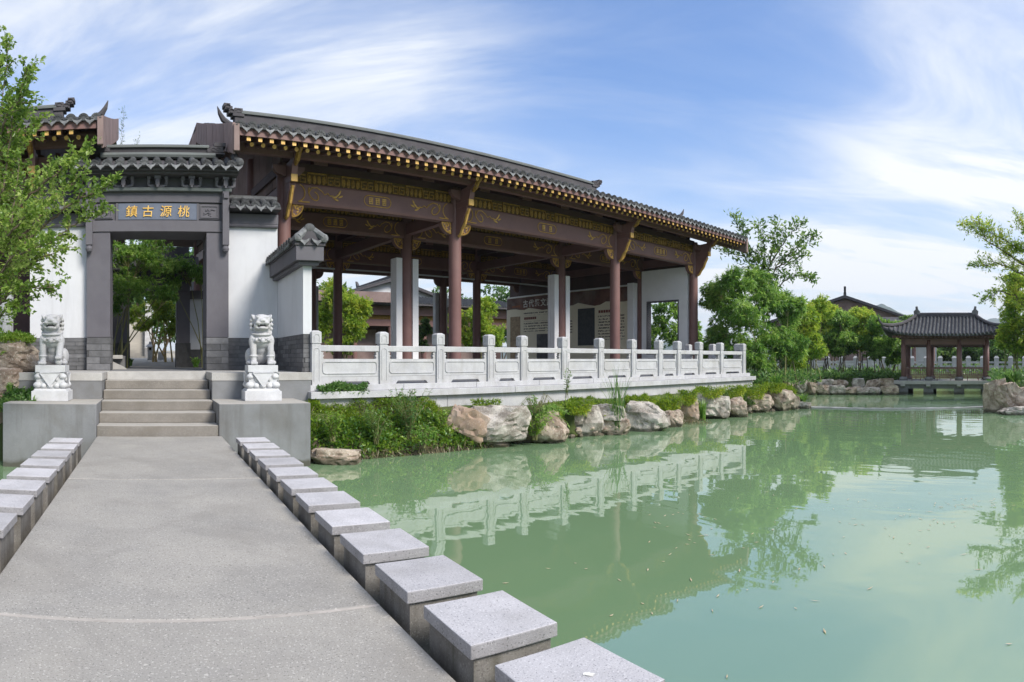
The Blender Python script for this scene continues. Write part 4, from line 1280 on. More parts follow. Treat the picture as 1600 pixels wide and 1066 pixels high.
# ------------------------------------------------------------------ guardian lions
def lion_mesh(mir, paw_up):
    """seated lion facing -y, about .98 m tall, one continuous body"""
    m_ = MB()
    B = m_.ball
    S = -1 if mir else 1
    R = lambda a, ax: Matrix.Rotation(a, 3, ax)
    # body: haunch, belly, chest
    B((0, .16, .22), (.20, .20, .20), 16, 10)
    B((0, .06, .36), (.175, .17, .22), 16, 10, R(.25, 'X'))
    B((0, -.04, .47), (.20, .155, .17), 16, 10)
    B((0, -.09, .50), (.15, .11, .13), 14, 9)
    # thighs and hind feet
    for e in (-1, 1):
        B((e*.20, .14, .17), (.085, .17, .15), 12, 8, R(-.3, 'X'))
        B((e*.22, -.01, .05), (.065, .13, .05), 10, 7)
        # fore legs: shoulder, forearm, paw
        B((e*.165, -.08, .44), (.075, .085, .13), 12, 8)
        up = paw_up and e == S
        if up:
            m_.tube([(e*.155, -.10, .40), (e*.155, -.15, .28), (e*.15, -.19, .20), (e*.15, -.215, .155)], [.072,.066,.060,.062], 10)
            B((e*.15, -.235, .145), (.072, .085, .05), 10, 7)
            for t in (-.045, -.015, .015, .045): B((e*.15+t, -.305, .135), (.018, .03, .03), 6, 5)
            B((e*.15, -.225, .065), (.07, .07, .07), 12, 8)
        else:
            m_.tube([(e*.155, -.10, .40), (e*.158, -.13, .28), (e*.155, -.14, .16), (e*.155, -.145, .06)], [.072,.064,.055,.062], 10)
            B((e*.155, -.175, .045), (.075, .095, .045), 10, 7)
            for t in (-.05, -.017, .017, .05): B((e*.155+t, -.26, .038), (.02, .032, .034), 6, 5)
        m_.tube([(e*.155+.072*cos(w), -.138+.06*sin(w), .17) for w in np.linspace(0, 2*pi, 12)], .014, 5, False)
    # collar with bell
    m_.tube([(.175*cos(w), -.06+.155*sin(w), .60-.035*sin(w)*-1*.6-.02) for w in np.linspace(0, 2*pi, 24)], .022, 6, False)
    for w in np.linspace(-pi+.25, -.25, 9):
        m_.tube([(.19*cos(w), -.07+.155*sin(w), .50), (.185*cos(w), -.075+.16*sin(w), .47)], .022, 5)
    B((0, -.245, .445), .045, 10, 8)
    for e in (-1, 1): B((e*.115, -.20, .46), .03, 8, 6)
    m_.tube([(-.19, -.06, .455), (-.15, -.17, .44), (0, -.215, .43), (.15, -.17, .44), (.19, -.06, .455)], .018, 6)
    # neck, mane and head
    B((0, -.02, .66), (.155, .15, .15), 14, 10)
    B((0, -.08, .80), (.155, .15, .135), 16, 10)
    B((0, -.06, .885), (.135, .13, .06), 14, 8)
    B((0, -.185, .80), (.125, .075, .075), 12, 8)
    B((0, -.235, .825), (.058, .045, .035), 10, 7)                                        # nose
    for e in (-1, 1):
        B((e*.028, -.262, .812), (.022, .02, .018), 6, 5)
        B((e*.072, -.225, .775), (.062, .045, .034), 10, 7)                                # upper lip
        B((e*.075, -.205, .875), (.052, .030, .020), 8, 6, R(e*-.28, 'Y'))                 # brow
        B((e*.070, -.210, .845), (.027, .022, .020), 8, 6)                                 # eye
        B((e*.165, -.06, .885), (.028, .055, .062), 8, 6, R(e*.4, 'Y'))                    # ear
        B((e*.115, -.17, .72), (.045, .055, .06), 8, 6)                                    # jaw hinge
        B((e*.060, -.238, .742), (.013, .012, .022), 6, 5)                                 # fang
    B((0, -.175, .675), (.115, .085, .035), 12, 7)                                        # lower jaw
    B((0, -.235, .685), (.07, .035, .028), 10, 6)
    B((0, -.20, .706), (.06, .06, .014), 8, 5)                                            # tongue
    q = random.Random(11)
    for row, (z, rad, k) in enumerate(((.90, .15, 9), (.83, .185, 10), (.75, .19, 10), (.67, .185, 10), (.60, .17, 9))):
        for i in range(k):
            w = -.05 + (pi+.1)*i/(k-1)
            B((rad*cos(w), -.03 + .85*rad*sin(w), z + q.uniform(-.01,.01)), (.040, .040, .036), 7, 5)
    m_.tube([(0, .34, .10), (0, .40, .25), (S*.02, .36, .40), (S*.03, .30, .50)], [.05,.06,.05,.02], 8)
    if mir: pass
    # fuse; the mouth's shade is a black ball added later
    me = m_.mesh('lion_raw', granite)
    o = bpy.data.objects.new('lion_raw', me); COL.objects.link(o)
    r = o.modifiers.new('r', 'REMESH'); r.mode = 'VOXEL'; r.voxel_size = .0105
    s_ = o.modifiers.new('s', 'SMOOTH'); s_.factor = .5; s_.iterations = 2
    dg = bpy.context.evaluated_depsgraph_get()
    dg.update()
    out = bpy.data.meshes.new_from_object(o.evaluated_get(dg))
    bpy.data.objects.remove(o)
    out.polygons.foreach_set('use_smooth', [True]*len(out.polygons))
    out.name = 'lion'
    return out
lion_stone = mat('carved_granite', (.60,.605,.62), (.49,.495,.51), 4, .7, .12, 60, ((.36,.36,.38),(.78,.78,.79),.45), 110, stain=((.45,.44,.42),2.5,.4))
def lion(x, y, label, mir, paw, yaw):
    T = Thing('guardian_lion', label, 'lion statue', (0, 0, 0), Matrix.Translation((x, y, .54)) @ Matrix.Rotation(yaw, 4, 'Z'))
    T.part('pedestal_base', MB().box(-.335, .335, -.335, .335, 0.001, .18), lion_stone, bev=.008)
    pd = MB().box(-.27, .27, -.27, .27, .225, .52)
    T.part('pedestal_waist', MB().frus(-.31,.31,-.31,.31,.181,.224,.03).box(-.255,.255,-.255,.255,.224,.515), lion_stone, bev=.006)
    # carved cushion: bulging rolls at the corners and lotus lobes below, draped triangle in front
    q = MB()
    for a in (-1, 1):
        for b in (-1, 1):
            q.ball((a*.225, b*.225, .44), (.075,.075,.055), 10, 7)
            q.ball((a*.235, b*.235, .285), (.085,.085,.062), 10, 7)
    for k in range(4):
        M = Matrix.Rotation(k*pi/2, 4, 'Z'); M3 = M.to_3x3()
        for t in (-.12, 0, .12): q.ball(M @ Vector((t, -.262, .275)), (.06,.045,.05), 8, 6)
        for t in (-.15, .15): q.ball(M @ Vector((t*.8, -.265, .40)), (.03,.02,.05), 6, 5)
    T.part('pedestal_carving', q, lion_stone, smooth=True)
    for k in range(4):
        M = Matrix.Rotation(k*pi/2, 4, 'Z')
        T.part('drape', MB().prism([(-.19,.515),(.19,.515),(0,.245)], -.305, -.262, 'y', M), lion_stone, bev=.006)
        T.part('drape_border', MB().tube([M @ Vector(p) for p in ((-.185,-.306,.508),(0,-.306,.255),(.185,-.306,.508),(-.185,-.306,.508))], .011, 5), lion_stone)
    T.part('plinth_slab', MB().box(-.275, .275, -.275, .275, .517, .645), lion_stone, bev=.01)
    me = lion_mesh(mir, paw)
    o = link('lion', me, T.o); o.location = (0, .02, .642)
    mo = link('mouth_shade', MB().ball((0, -.222, .722), (.072, .035, .020), 10, 6).mesh('mouth_shade', void_black), o)  # black ball painting the shade between the jaws
for (px, lab, mir, paw) in ((82, 'carved pale stone lion left of the steps with one forepaw on a ball', False, True),
                             (408, 'carved pale stone lion right of the steps with both forepaws down', True, False)):
    th = (px - X0)/F
    y = 11.66
    lion(y*tan(th), y, lab, mir, paw, -th*.6 + (-.10 if px < 200 else .06))

# ------------------------------------------------------------------ boulders
def rock_mesh(w, d, h, seed, sub=3, cuts=9, rough=.10):
    import bmesh
    q = random.Random(seed)
    bm = bmesh.new()
    bmesh.ops.create_icosphere(bm, subdivisions=sub, radius=1.0)
    planes = []
    for i in range(cuts):
        n = Vector((q.gauss(0,1), q.gauss(0,1), q.gauss(0,.8))).normalized()
        planes.append((n, q.uniform(.62, .98)))
    planes.append((Vector((q.uniform(-.2,.2), q.uniform(-.2,.2), 1)).normalized(), q.uniform(.6, .8)))
    off = Vector((seed*3.1, seed*1.7, seed*.9))
    for v in bm.verts:
        p = v.co.copy()
        mx_ = max(abs(p.x), abs(p.y), abs(p.z)); p *= .62 + .38/mx_
        for n, k in planes:
            t = p.dot(n)
            if t > k: p -= n*(t-k)*1.0
        rg = 1 - abs(mnoise.noise(p*1.9+off)); rg2 = 1 - abs(mnoise.noise(p*4.3+off*2))
        p += p.normalized()*(mnoise.fractal(p*1.6+off, 1, 2, 4)*rough*.7 + mnoise.fractal(p*6+off, 1, 2, 3)*rough*.35 - max(0, rg-.86)*.9 - max(0, rg2-.88)*.45)
        v.co = p
    lo = [min(v.co[i] for v in bm.verts) for i in range(3)]
    hi = [max(v.co[i] for v in bm.verts) for i in range(3)]
    for v in bm.verts:
        v.co = Vector([((v.co[i]-lo[i])/(hi[i]-lo[i])-.5)*s for i, s in ((0,w),(1,d),(2,h))])
    me = bpy.data.meshes.new('boulder'); bm.to_mesh(me); bm.free()
    smooth_by_angle(me, 20)
    return me
ROCKN = [0]
def rock(x0, x1, y0, y1, m, label, group=None, r=None, deep=.75, base=None, cuts=11, tilt=0.0, sub=4, foot=WZ):
    """boulder filling columns x0..x1 and rows y0..y1, its foot at water (or at base)"""
    ROCKN[0] += 1
    zf = foot if base is None else base
    if r is None: r = rz(y1, zf)
    w = (x1-x0)/F*r
    dp = w*deep
    rc = r + dp*.42
    z1 = HC + (YH-y0)/F*rc; z0 = HC + (YH-y1)/F*(rc) - .10
    p = pol((x0+x1)/2, rc)
    me = rock_mesh(w*1.16*rc/r, dp, (z1-z0), ROCKN[0]*7+3, sub, cuts)
    me.materials.append(m)
    o = link('boulder', me)
    o.location = (p.x, p.y, (z0+z1)/2)
    o.rotation_euler = (0, tilt, -((x0+x1)/2-X0)/F)
    tag(o, label, 'boulder', group)
    return o
BK = 'boulders along the bank below the balustrade'
rock(489, 560, 699, 727, rock_tan, 'rough brown boulder at the waterline right of the stair block, under the creepers', BK)
rock(694, 756, 634, 690, rock_rust, 'orange-stained boulder with a slanting edge at the right end of the creeper mound', BK, r=13.0, tilt=.3)
rock(738, 824, 632, 684, rock_grey, 'large grey-tan slab boulder leaning just right of the orange-stained one', BK, r=13.1, cuts=12)
rock(700, 790, 680, 700, rock_tan, 'low dark stone ledge at the waterline below the orange-stained boulder', BK)
rock(815, 884, 640, 684, rock_tan, 'brown boulder half hidden behind the hanging fern', BK, r=13.9)
rock(836, 884, 676, 693, rock_tan, 'flat pale stone at the waterline under the hanging fern', BK)
rock(874, 941, 631, 682, rock_grey, 'blocky pale boulder right of the hanging fern', BK, cuts=13)
rock(934, 976, 631, 656, rock_grey, 'small stone wedged on top behind the reeds', BK, r=15.5)
rock(932, 982, 650, 680, rock_tan, 'brown stone at the waterline behind the reeds', BK)
rock(979, 1043, 627, 675, rock_grey, 'big pale boulder with flat top right of the reeds', BK, cuts=13)
rock(1036, 1066, 640, 668, rock_tan, 'low mossy stone between the big pale boulder and the rust-coloured one', BK)
rock(1058, 1090, 622, 658, rock_rust, 'rust and purple coloured boulder under the balustrade', BK, r=18.6)
rock(1084, 1138, 613, 652, rock_grey, 'large rounded grey boulder behind the iris clump', BK, r=19.6)
rock(1128, 1166, 620, 650, rock_tan, 'tan boulder right of the rounded grey one', BK, r=20.2)
rock(1160, 1206, 615, 645, rock_tan, 'light tan boulder below the balustrade corner', BK, cuts=12)
rock(1197, 1240, 607, 641, rock_tan, 'tall tan boulder at the end of the hall bank', BK, r=22.6, cuts=12)
rock(1231, 1249, 618, 636, rock_tan, 'small round stone beside the grassy tuft at the bank end', BK, r=23.2)
rock(1242, 1266, 627, 639, rock_grey, 'flat stone touching the left end of the weir', BK)
FB = 'boulders of the far bank left of the pavilion'
far_rocks = [(1214,1246,592,614,0),(1243,1266,592,613,1),(1262,1278,596,616,0),(1278,1302,592,605,1),(1276,1299,601,616,0),(1297,1320,602,616,1),(1300,1324,593,606,0),(1317,1346,604,617,0),(1332,1350,591,607,1),(1338,1359,605,617,1),(1352,1378,592,606,0),(1356,1379,605,618,1),(1374,1398,591,605,0),(1377,1403,602,618,0)]
nb_ = ['leftmost', 'second from left', 'third from left', 'fourth from left in the upper row', 'fourth from left at the waterline', 'fifth from left at the waterline', 'fifth from left in the upper row', 'sixth from left at the waterline', 'sixth from left in the upper row', 'seventh from left at the waterline', 'seventh from left in the upper row', 'next to last from the pavilion at the waterline', 'touching the pavilion deck in the upper row', 'touching the pavilion deck at the waterline']
for (a, b, c, d, k), nm in zip(far_rocks, nb_):
    rock(a, b, c, d, (rock_tan, rock_grey)[k], '%s boulder of the far bank, %s' % (('brownish', 'greyish')[k], nm), FB, r=32.9 if d > 610 else 33.4, deep=.6)
RB_ = 'boulders at the right picture edge'
rock(1538, 1574, 590, 652, rock_tan, 'tall upright tan boulder at the right, nearest the weir', RB_, r=22.0, cuts=12)
rock(1556, 1596, 597, 640, rock_tan, 'round tan boulder beside the tall upright one at the right', RB_, r=21.8)
rock(1588, 1640, 604, 648, rock_tan, 'tan boulder cut by the right picture edge', RB_, r=21.6)
rock(1560, 1612, 634, 656, rock_grey, 'low grey boulder at the waterline by the right picture edge', RB_, r=21.0)
LB = 'boulders left of the stair block'
rock(-40, 64, 534, 577, rock_tan, 'broad flat brown boulder under the shaded balustrade at the left edge', LB, r=12.5, base=1.0, deep=.55, cuts=12)
rock(-30, 34, 574, 616, rock_tan, 'dark brown boulder below the broad flat one at the left edge', LB, r=12.2, base=.6, deep=.6)
rock(-45, 6, 612, 716, rock_rust, 'rusty boulder reaching the water at the left picture edge', LB, r=11.9, deep=.6)

# small stones packed between the boulders
mb = MB()
for i in range(150):
    px = random.uniform(690, 1262)
    s_d = float(np.interp(px, [690, 830, 940, 1060, 1180, 1262], [13.35, 14.3, 15.5, 18.6, 21.9, 24.2]))
    r = s_d + random.uniform(-.12, .25)
    k = random.uniform(.05, .13)
    p = pol(px, r)
    z = WZ + random.uniform(-.02, .22)
    M = Matrix.Rotation(random.uniform(0, 3), 3, 'Z') @ Matrix.Rotation(random.uniform(-.5, .5), 3, 'X')
    vs = []
    o = len(mb.v)
    mb.ball((p.x, p.y, z), (k*random.uniform(.9,1.5), k, k*random.uniform(.55,.9)), 6, 4, M)
    for q in range(o, len(mb.v)):
        v = mb.v[q]; n3 = mnoise.noise(Vector((v[0]*9, v[1]*9, v[2]*9+i)))*k*.5
        mb.v[q] = (v[0]+n3, v[1]+n3*.5, v[2]+n3*.6)
tag(link('shore_stones', mb.mesh('shore_stones', rock_tan)), kind='stuff')
# weir
wp = [pol(px, 24.3 - .9*sin(pi*(px-1246)/300), None) for px in range(1246, 1556, 10)]
mb = MB()
vs, fs = [], []
for p in wp:
    n_ = Vector((p.x, p.y, 0)).normalized()
    for k, z in ((-.14, WZ-.3), (-.14, WZ+.045), (.16, WZ+.05), (.16, WZ-.3)):
        q = p + n_*k; vs.append((q.x, q.y, z + (random.uniform(-.012,.012) if z > WZ else 0)))
for i in range(len(wp)-1):
    for k in range(3):
        fs.append((4*i+k, 4*i+k+1, 4*i+4+k+1, 4*i+4+k))
mb.add(vs, fs)
tag(link('weir', mb.mesh('weir', coping)), 'thin pale stone weir crossing the pond in front of the pavilion', 'weir')

# ------------------------------------------------------------------ pavilion over the water
PR = 33.6
ang = -(1512 - X0)/F                             # it faces the columns round 1512
pc = pol(1478, PR + 1.5)
PF = Matrix.Translation((pc.x, pc.y, 0)) @ Matrix.Rotation(ang, 4, 'Z')
pv = Thing('pavilion', 'small open pavilion with red-brown posts and upswept grey tiled roof standing over the pond', 'pavilion', (0, 0, .16), PF)
PW, PD = 2.20, 1.35                              # half spacing of the corner posts
zd = .16                                        # deck top
pv.part('deck_slab', MB().box(-2.78, 2.52, -1.78, 1.78, zd-.19, zd), coping, bev=.015)
pv.part('deck_girder', MB().box(-2.72, 2.46, -1.62, -1.40, zd-.42, zd-.192).box(-2.72, 2.46, 1.40, 1.62, zd-.42, zd-.192), plinth)
xs_ = [-2.2, -.86, .74, 2.2]
for x in xs_:
    pv.part('corbel', MB().prism([(-1.86,zd-.192),(-1.86,zd-.28),(-1.66,zd-.36),(-1.622,zd-.36),(-1.622,zd-.192)], x-.11, x+.11, 'x'), coping)
    for y in (-1.5, 1.5):
        pv.part('pier', MB().box(x-.26, x+.26, y-.2, y+.2, -1.3, zd-.422), plinth)
for x in xs_:
    for y in (-PD, PD):
        c = pv.part('post', MB().lathe([(.135,.02+zd),(.132,2.3)], (x, y, 0), 12), wood, smooth=True)
        pv.part('post_base', MB().lathe([(.20,zd+.001),(.23,zd+.08),(.20,zd+.17),(.15,zd+.20)], (x, y, 0), 14), plinth, c, smooth=True)
for y in (-PD, PD):
    pv.part('tie_beam', MB().box(-2.32, 2.32, y-.09, y+.09, 2.06, 2.38), wood)
    pv.part('hanging_fret', MB().box(-2.1, 2.1, y-.02, y+.02, 1.96, 2.058), wood_dark)
for x in (-PW, PW):
    pv.part('tie_beam', MB().box(x-.09, x+.09, -PD+.1, PD-.1, 2.06, 2.38), wood)
# railings with slats between posts
def rail(a, b, y=None, x=None):
    def bx(m_, u0, u1, z0, z1, t):
        if y is not None: m_.box(u0, u1, y-t, y+t, z0, z1)
        else: m_.box(x-t, x+t, u0, u1, z0, z1)
    o = MB(); bx(o, a, b, zd+.62, zd+.67, .035)
    R = pv.part('railing', o, wood)
    for z in (.22, .14):
        o = MB(); bx(o, a, b, zd+z, zd+z+.035, .025); pv.part('rail_bar', o, wood, R)
    k = int((b-a)/.115)
    o = MB()
    for i in range(k):
        u = a + (b-a)*(i+.5)/k
        bx(o, u-.013, u+.013, zd+.255, zd+.62, .013)
    pv.part('slat', o, wood, R, kind='stuff')
    o = MB()
    for u in (a+.3, b-.3):
        o = MB(); bx(o, u-.02, u+.02, zd+.001, zd+.14, .02)
        pv.part('rail_foot', o, wood, R)
for a, b in zip(xs_[:-1], xs_[1:]):
    rail(a+.14, b-.14, y=-PD); rail(a+.14, b-.14, y=PD)
rail(-PD+.14, PD-.14, x=-PW); rail(-PD+.14, PD-.14, x=PW)
# hipped roof with upswept corners: surface z(u,v) in plan
EX, EY, RX = 3.05, 2.15, 1.62                    # eave half sizes, ridge half length
ZE, ZRG = 2.58, 3.62
def pav_pt(side, t, u):
    """side 0 front,1 right,2 back,3 left; t along eave -1..1; u 0 eave .. 1 ridge"""
    if side in (0, 2):
        xe, ye = t*EX, -EY
        xr, yr = t*RX, 0
    else:
        xe, ye = EX, t*EY
        xr, yr = RX, 0
    lift = .42*abs(t)**5*(1-u)**2.2
    push = 1 + .06*abs(t)**6*(1-u)
    x = (xe + (xr-xe)*u)*push; y = (ye + (yr-ye)*u)*push
    z = ZE + (ZRG-ZE)*(u + .42*(u*u-u)) + lift
    if side == 2: x, y = -x, -y
    if side == 3: x, y = -x, -y
    return Vector((x, y, z))
shell = MB()
nu, nv = 25, 9
for side in range(4):
    vs, fs = [], []
    for dz in (0, -.10):
        for j in range(nv):
            for i in range(nu):
                p = pav_pt(side, -1 + 2*i/(nu-1), j/(nv-1)); vs.append((p.x, p.y, p.z+dz*(1-.5*j/(nv-1))))
    for j in range(nv-1):
        for i in range(nu-1):
            a = j*nu+i
            fs.append((a, a+1, a+nu+1, a+nu)); b = a + nu*nv
            fs.append((b, b+nu, b+nu+1, b+1))
    for i in range(nu-1):
        fs.append((i, nu*nv+i, nu*nv+i+1, i+1))
    shell.add(vs, fs)
prf = pv.part('roof', shell, [ridgem, wood_dark])
prf.data.validate()
for p in prf.data.polygons: p.material_index = 1 if p.center.z < -99 else 0
for side, k in ((0, 31), (1, 19), (2, 31), (3, 19)):
    for i in range(k):
        t = -1 + 2*(i+.5)/k
        mb = MB()
        # tiles run straight up; those near the corners stop at the hip
        pts = []
        for u in np.linspace(0, 1, 8):
            # keep plan position parallel: shrink t towards the ridge
            full = EX if side in (0, 2) else EY
            pos = t*full
            rr = RX if side in (0, 2) else 0
            lim = full + (rr-full)*u
            if abs(pos) > lim + .02: break
            tt = pos/max(lim, 1e-3)
            pts.append(pav_pt(side, max(-1, min(1, tt)), u) + Vector((0, 0, .02)))
        if len(pts) >= 2:
            mb.tube(pts, .058, 6)
            mb.ball(pts[0], (.07, .07, .07), 6, 5)
            pv.part('roof_tile', mb, tilem, prf)
# eave edge of drips
mb = MB()
for side, k in ((0, 31), (1, 19), (2, 31), (3, 19)):
    for i in range(k+1):
        t = -1 + 2*i/k
        p = pav_pt(side, t, 0); d_ = (pav_pt(side, t, .1) - p); d_.z = 0; d_.normalize(); s_ = Vector((-d_.y, d_.x, 0))
        a = p - d_*.01
        mb.add([a - s_*.075 + Vector((0,0,.0)), a + Vector((0,0,-.10)), a + s_*.075, a + Vector((0,0,.015)) + d_*.05], ((0,1,2,3),))
pv.part('drip_edge', mb, dripm, prf, kind='stuff')
for sx in (-1, 1):
    for sy_ in (-1, 1):
        pts = [Vector((sx*(EX+(RX-EX)*u)*(1+.06*(1-u)), sy_*EY*(1-u)*(1+.06*(1-u)), ZE+(ZRG-ZE)*(u+.42*(u*u-u))+.42*(1-u)**2.2+.10)) for u in np.linspace(0, 1, 9)]
        tip = pts[0] + Vector((sx*.13, sy_*.12, .20)); tip2 = tip + Vector((sx*.03, sy_*.03, .20))
        pv.part('hip_ridge', MB().tube([tip2, tip] + pts, [.02,.05,.08] + [.095]*8, 7), ridgem, prf)
pv.part('main_ridge', MB().box(-RX-.05, RX+.05, -.09, .09, ZRG-.02, ZRG+.13).tube([(-RX-.05, 0, ZRG+.15), (RX+.05, 0, ZRG+.15)], .08, 7), ridgem, prf)
for sx in (-1, 1):
    fm = MB().prism([(sx*(RX-.17), ZRG+.0), (sx*(RX+.13), ZRG+.0), (sx*(RX+.16), ZRG+.30), (sx*(RX+.05), ZRG+.40), (sx*(RX+.06), ZRG+.56), (sx*(RX-.06), ZRG+.58), (sx*(RX-.10), ZRG+.40), (sx*(RX-.20), ZRG+.30)][::sx], -.08, .08, 'y')
    pv.part('finial', fm, plinth, prf, bev=.02)
# eave rafters under the roof
mb = MB()
for x in np.arange(-2.7, 2.71, .2):
    mb.box(x-.03, x+.03, -2.02, -1.3, 2.41, 2.47)
pv.part('rafter', mb, wood, kind='stuff')
pv.part('eave_beam', MB().box(-2.75, 2.75, -1.75, -1.65, 2.42, 2.54).box(-2.75, 2.75, 1.65, 1.75, 2.42, 2.54), wood)

# ------------------------------------------------------------------ behind the trees: gabled building, white wall and balustrade
def simple_house(name, label, px, r, yaw, w, d, ze, zr, wallm, ridge_along='x', base=.3):
    p = pol(px, r)
    M = Matrix.Translation((p.x, p.y, 0)) @ Matrix.Rotation(yaw, 4, 'Z')
    T = Thing(name, label, 'building', (0, 0, base), M)
    T.part('wall', MB().prism([(-w/2, base), (w/2, base), (w/2, ze), (0, zr-.25), (-w/2, ze)], -d/2, d/2, 'y'), wallm)
    ov = .7
    for e in (-1, 1):
        sl = MB().prism([(0, zr), (e*(w/2+ov), ze-.15), (e*(w/2+ov), ze-.32), (0, zr-.2)][::e], -d/2-ov, d/2+ov, 'y')
        s_ = T.part('roof_slope', sl, ridgem)
        k = int((d+2*ov)/.34)
        mb = MB()
        for i in range(k):
            y = -d/2-ov + (d+2*ov)*(i+.5)/k
            mb.tube([(e*.05, y, zr+.02), (e*(w/2+ov), y, ze-.13)], .08, 5)
        T.part('tiling', mb, tilem, s_, kind='stuff')
    T.part('ridge', MB().box(-.15, .15, -d/2-ov, d/2+ov, zr-.02, zr+.35), ridgem)
    for e in (-1, 1):
        T.part('ridge_finial', MB().prism([(e*(d/2+ov-.5), zr+.3), (e*(d/2+ov+.1), zr+.3), (e*(d/2+ov+.35), zr+.95), (e*(d/2+ov), zr+.75)][::e], -.12, .12, 'x'), ridgem)
    return T
bh = simple_house('gabled_house', 'house whose dark gable roof rises above the young trees left of the pavilion', 1320, 72, -1.084, 15, 9, 5.3, 7.9, board)
# white wall with posts behind the tree row
wl = Thing('white_balustrade', 'low white stone balustrade behind the row of young trees and the pavilion', 'balustrade', (0, 0, .2))
pts = [pol(px, 47) for px in range(1205, 1640, 22)]
mp_ = MB().box(-.17, .17, -.17, .17, 0, 1.15).frus(-.2, .2, -.2, .2, 1.151, 1.32, .1).mesh('post', granite)
for a, b in zip(pts[:-1], pts[1:]):
    an = atan2(b.y-a.y, b.x-a.x)
    o = wl.inst('post', mp_, (a.x, a.y, .2), rot=an)
    L_ = (b-a).length
    c = (a+b)/2
    M = Matrix.Translation((c.x, c.y, .2)) @ Matrix.Rotation(an, 4, 'Z')
    wl.part('panel', MB().box(-L_/2+.17, L_/2-.17, -.07, .07, 0.05, .62, M).box(-L_/2+.17, L_/2-.17, -.08, .08, .78, .92, M), granite)
tag(link('white_wall', MB().prism([(pol(px, 54).x, pol(px, 54).y) for px in (1190, 1250, 1310, 1370, 1425)] + [(pol(px, 54.4).x, pol(px, 54.4).y) for px in (1425, 1370, 1310, 1250, 1190)], .2, 1.15, 'z').mesh('white_wall', plaster)), 'plain white garden wall behind the young trees left of the pavilion', 'wall')
# hall glimpsed through the pavilion
fh = Thing('far_hall', 'pale hall with red-brown columns seen through the left bay of the pavilion', 'hall', (0, 0, .3), Matrix.Translation(pol(1412, 58)) @ Matrix.Rotation(-1.17, 4, 'Z'))
fh.part('wall', MB().box(-3, 3, 0, .3, .3, 4.2), plaster)
for x in (-2.6, -.9, .9, 2.6):
    fh.part('column', MB().lathe([(.17,.3),(.17,4.2)], (x, -1.2, 0), 10), wood)
fh.part('roof', MB().prism([(-2.0,4.2),(-2.0,4.35),(.2,5.1),(2.4,4.3),(2.4,4.2)], -3.5, 3.5, 'x'), ridgem)
fh.part('door_panel', MB().box(-.6, .6, -.03, -.001, .3, 3.0), wood_dark)

# ------------------------------------------------------------------ courtyard seen through the gate
ig = Thing('inner_gate', 'dark slate-coloured inner gate framed by foliage inside the courtyard', 'gate', (.05, 20.4, 1.03))
for x0, x1 in ((-1.28, -.70), (.80, 1.22)):
    j = ig.part('jamb', MB().box(x0, x1, 20.0, 20.7, 1.80, 3.42), graypaint)
    ig.part('jamb_foot', MB().box(x0-.02, x1+.02, 19.97, 20.72, 1.033, 1.798), mortar, j)
ig.part('lintel', MB().box(-1.28, 1.22, 19.96, 20.7, 3.422, 3.78), graypaint, bev=.01)
ig.part('cornice', MB().box(-1.35, 1.3, 19.85, 20.7, 3.782, 3.95), graypaint, bev=.01)
rf = ig.part('roof', MB().prism([(19.55,4.05),(19.55,4.12),(20.3,4.55),(20.9,4.2),(20.9,3.952),(19.7,3.952)], -1.5, 1.5, 'x'), ridgem)
tm2 = tile_run_mesh([(19.55,4.12),(20.25,4.53)], .08, 6)
for i in range(11): ig.inst('roof_tile', tm2, (-1.4+.27*i, 0, 0), rf)
ig.part('ridge', MB().box(-1.2, 1.2, 20.22, 20.4, 4.5, 4.85), ridgem, rf)
for sg, x0, x1 in ((-1, -2.4, -1.29), (1, 1.23, 2.4)):
    cw = Thing('courtyard_wall', 'white courtyard wall with dark foot %s the inner gate' % ('left of' if sg < 0 else 'right of'), 'wall', ((x0+x1)/2, 20.4, 1.03))
    cw.part('plaster_panel', MB().box(x0, x1, 20.2, 20.5, 1.60, 3.2), plaster)
    cw.part('dado', MB().box(x0, x1, 20.18, 20.5, 1.033, 1.598), mortar)
    cw.part('coping', MB().box(x0, x1, 20.02, 20.65, 3.202, 3.45), ridgem)
wal = mat('pale_paving', (.45,.42,.37), (.36,.34,.30), 1.2, .9, .2, 40)
tag(link('garden_path', MB().prism([(20.75,1.035),(26,1.15),(34,1.35),(46,1.9),(46,.9),(20.75,.9)], -1.6, 2.6, 'x').mesh('garden_path', wal)), kind='structure')
ln = Thing('stone_lantern', 'small white stone lantern on the garden path seen through both gates', 'stone lantern', (0, 0, 0), Matrix.Translation((-.04, 30, 1.25)))
ln.part('shaft', MB().frus(-.13,.13,-.13,.13,0,.40,.02), lion_stone)
ln.part('fire_box', MB().box(-.13,.13,-.13,.13,.401,.62), lion_stone)
ln.part('opening', MB().box(-.06,.06,-.135,-.131,.45,.58), void_black)  # black plate painting the dark inside of the fire box
ln.part('lantern_roof', MB().frus(-.24,.24,-.24,.24,.621,.74,.14).ball((0,0,.79), (.07,.07,.09), 8, 6), lion_stone)
sb = tag(link('stone_box', MB().frus(-.2,.2,-.15,.15,0,.33,.01).box(-.16,.16,-.11,.11,.331,.36).mesh('stone_box', lion_stone)), 'small pale stone block right of the stone lantern', 'stone block'); sb.location = (.52, 30.2, 1.25)
be = Thing('stone_bench', 'grey stone block seat with sloping ramp just inside the gate on the left', 'bench', (-.98, 16.6, 1.036))
be.part('seat_block', MB().box(-1.2, -.70, 16.9, 17.6, 1.037, 1.38), plinth, bev=.01)
be.part('seat_slab', MB().box(-1.1, -.74, 16.6, 16.88, 1.30, 1.40), coping, bev=.01)
be.part('ramp', MB().prism([(-1.2,1.037),(-.62,1.037),(-.70,1.10),(-1.2,1.33)], 16.2, 16.5, 'y'), coping)
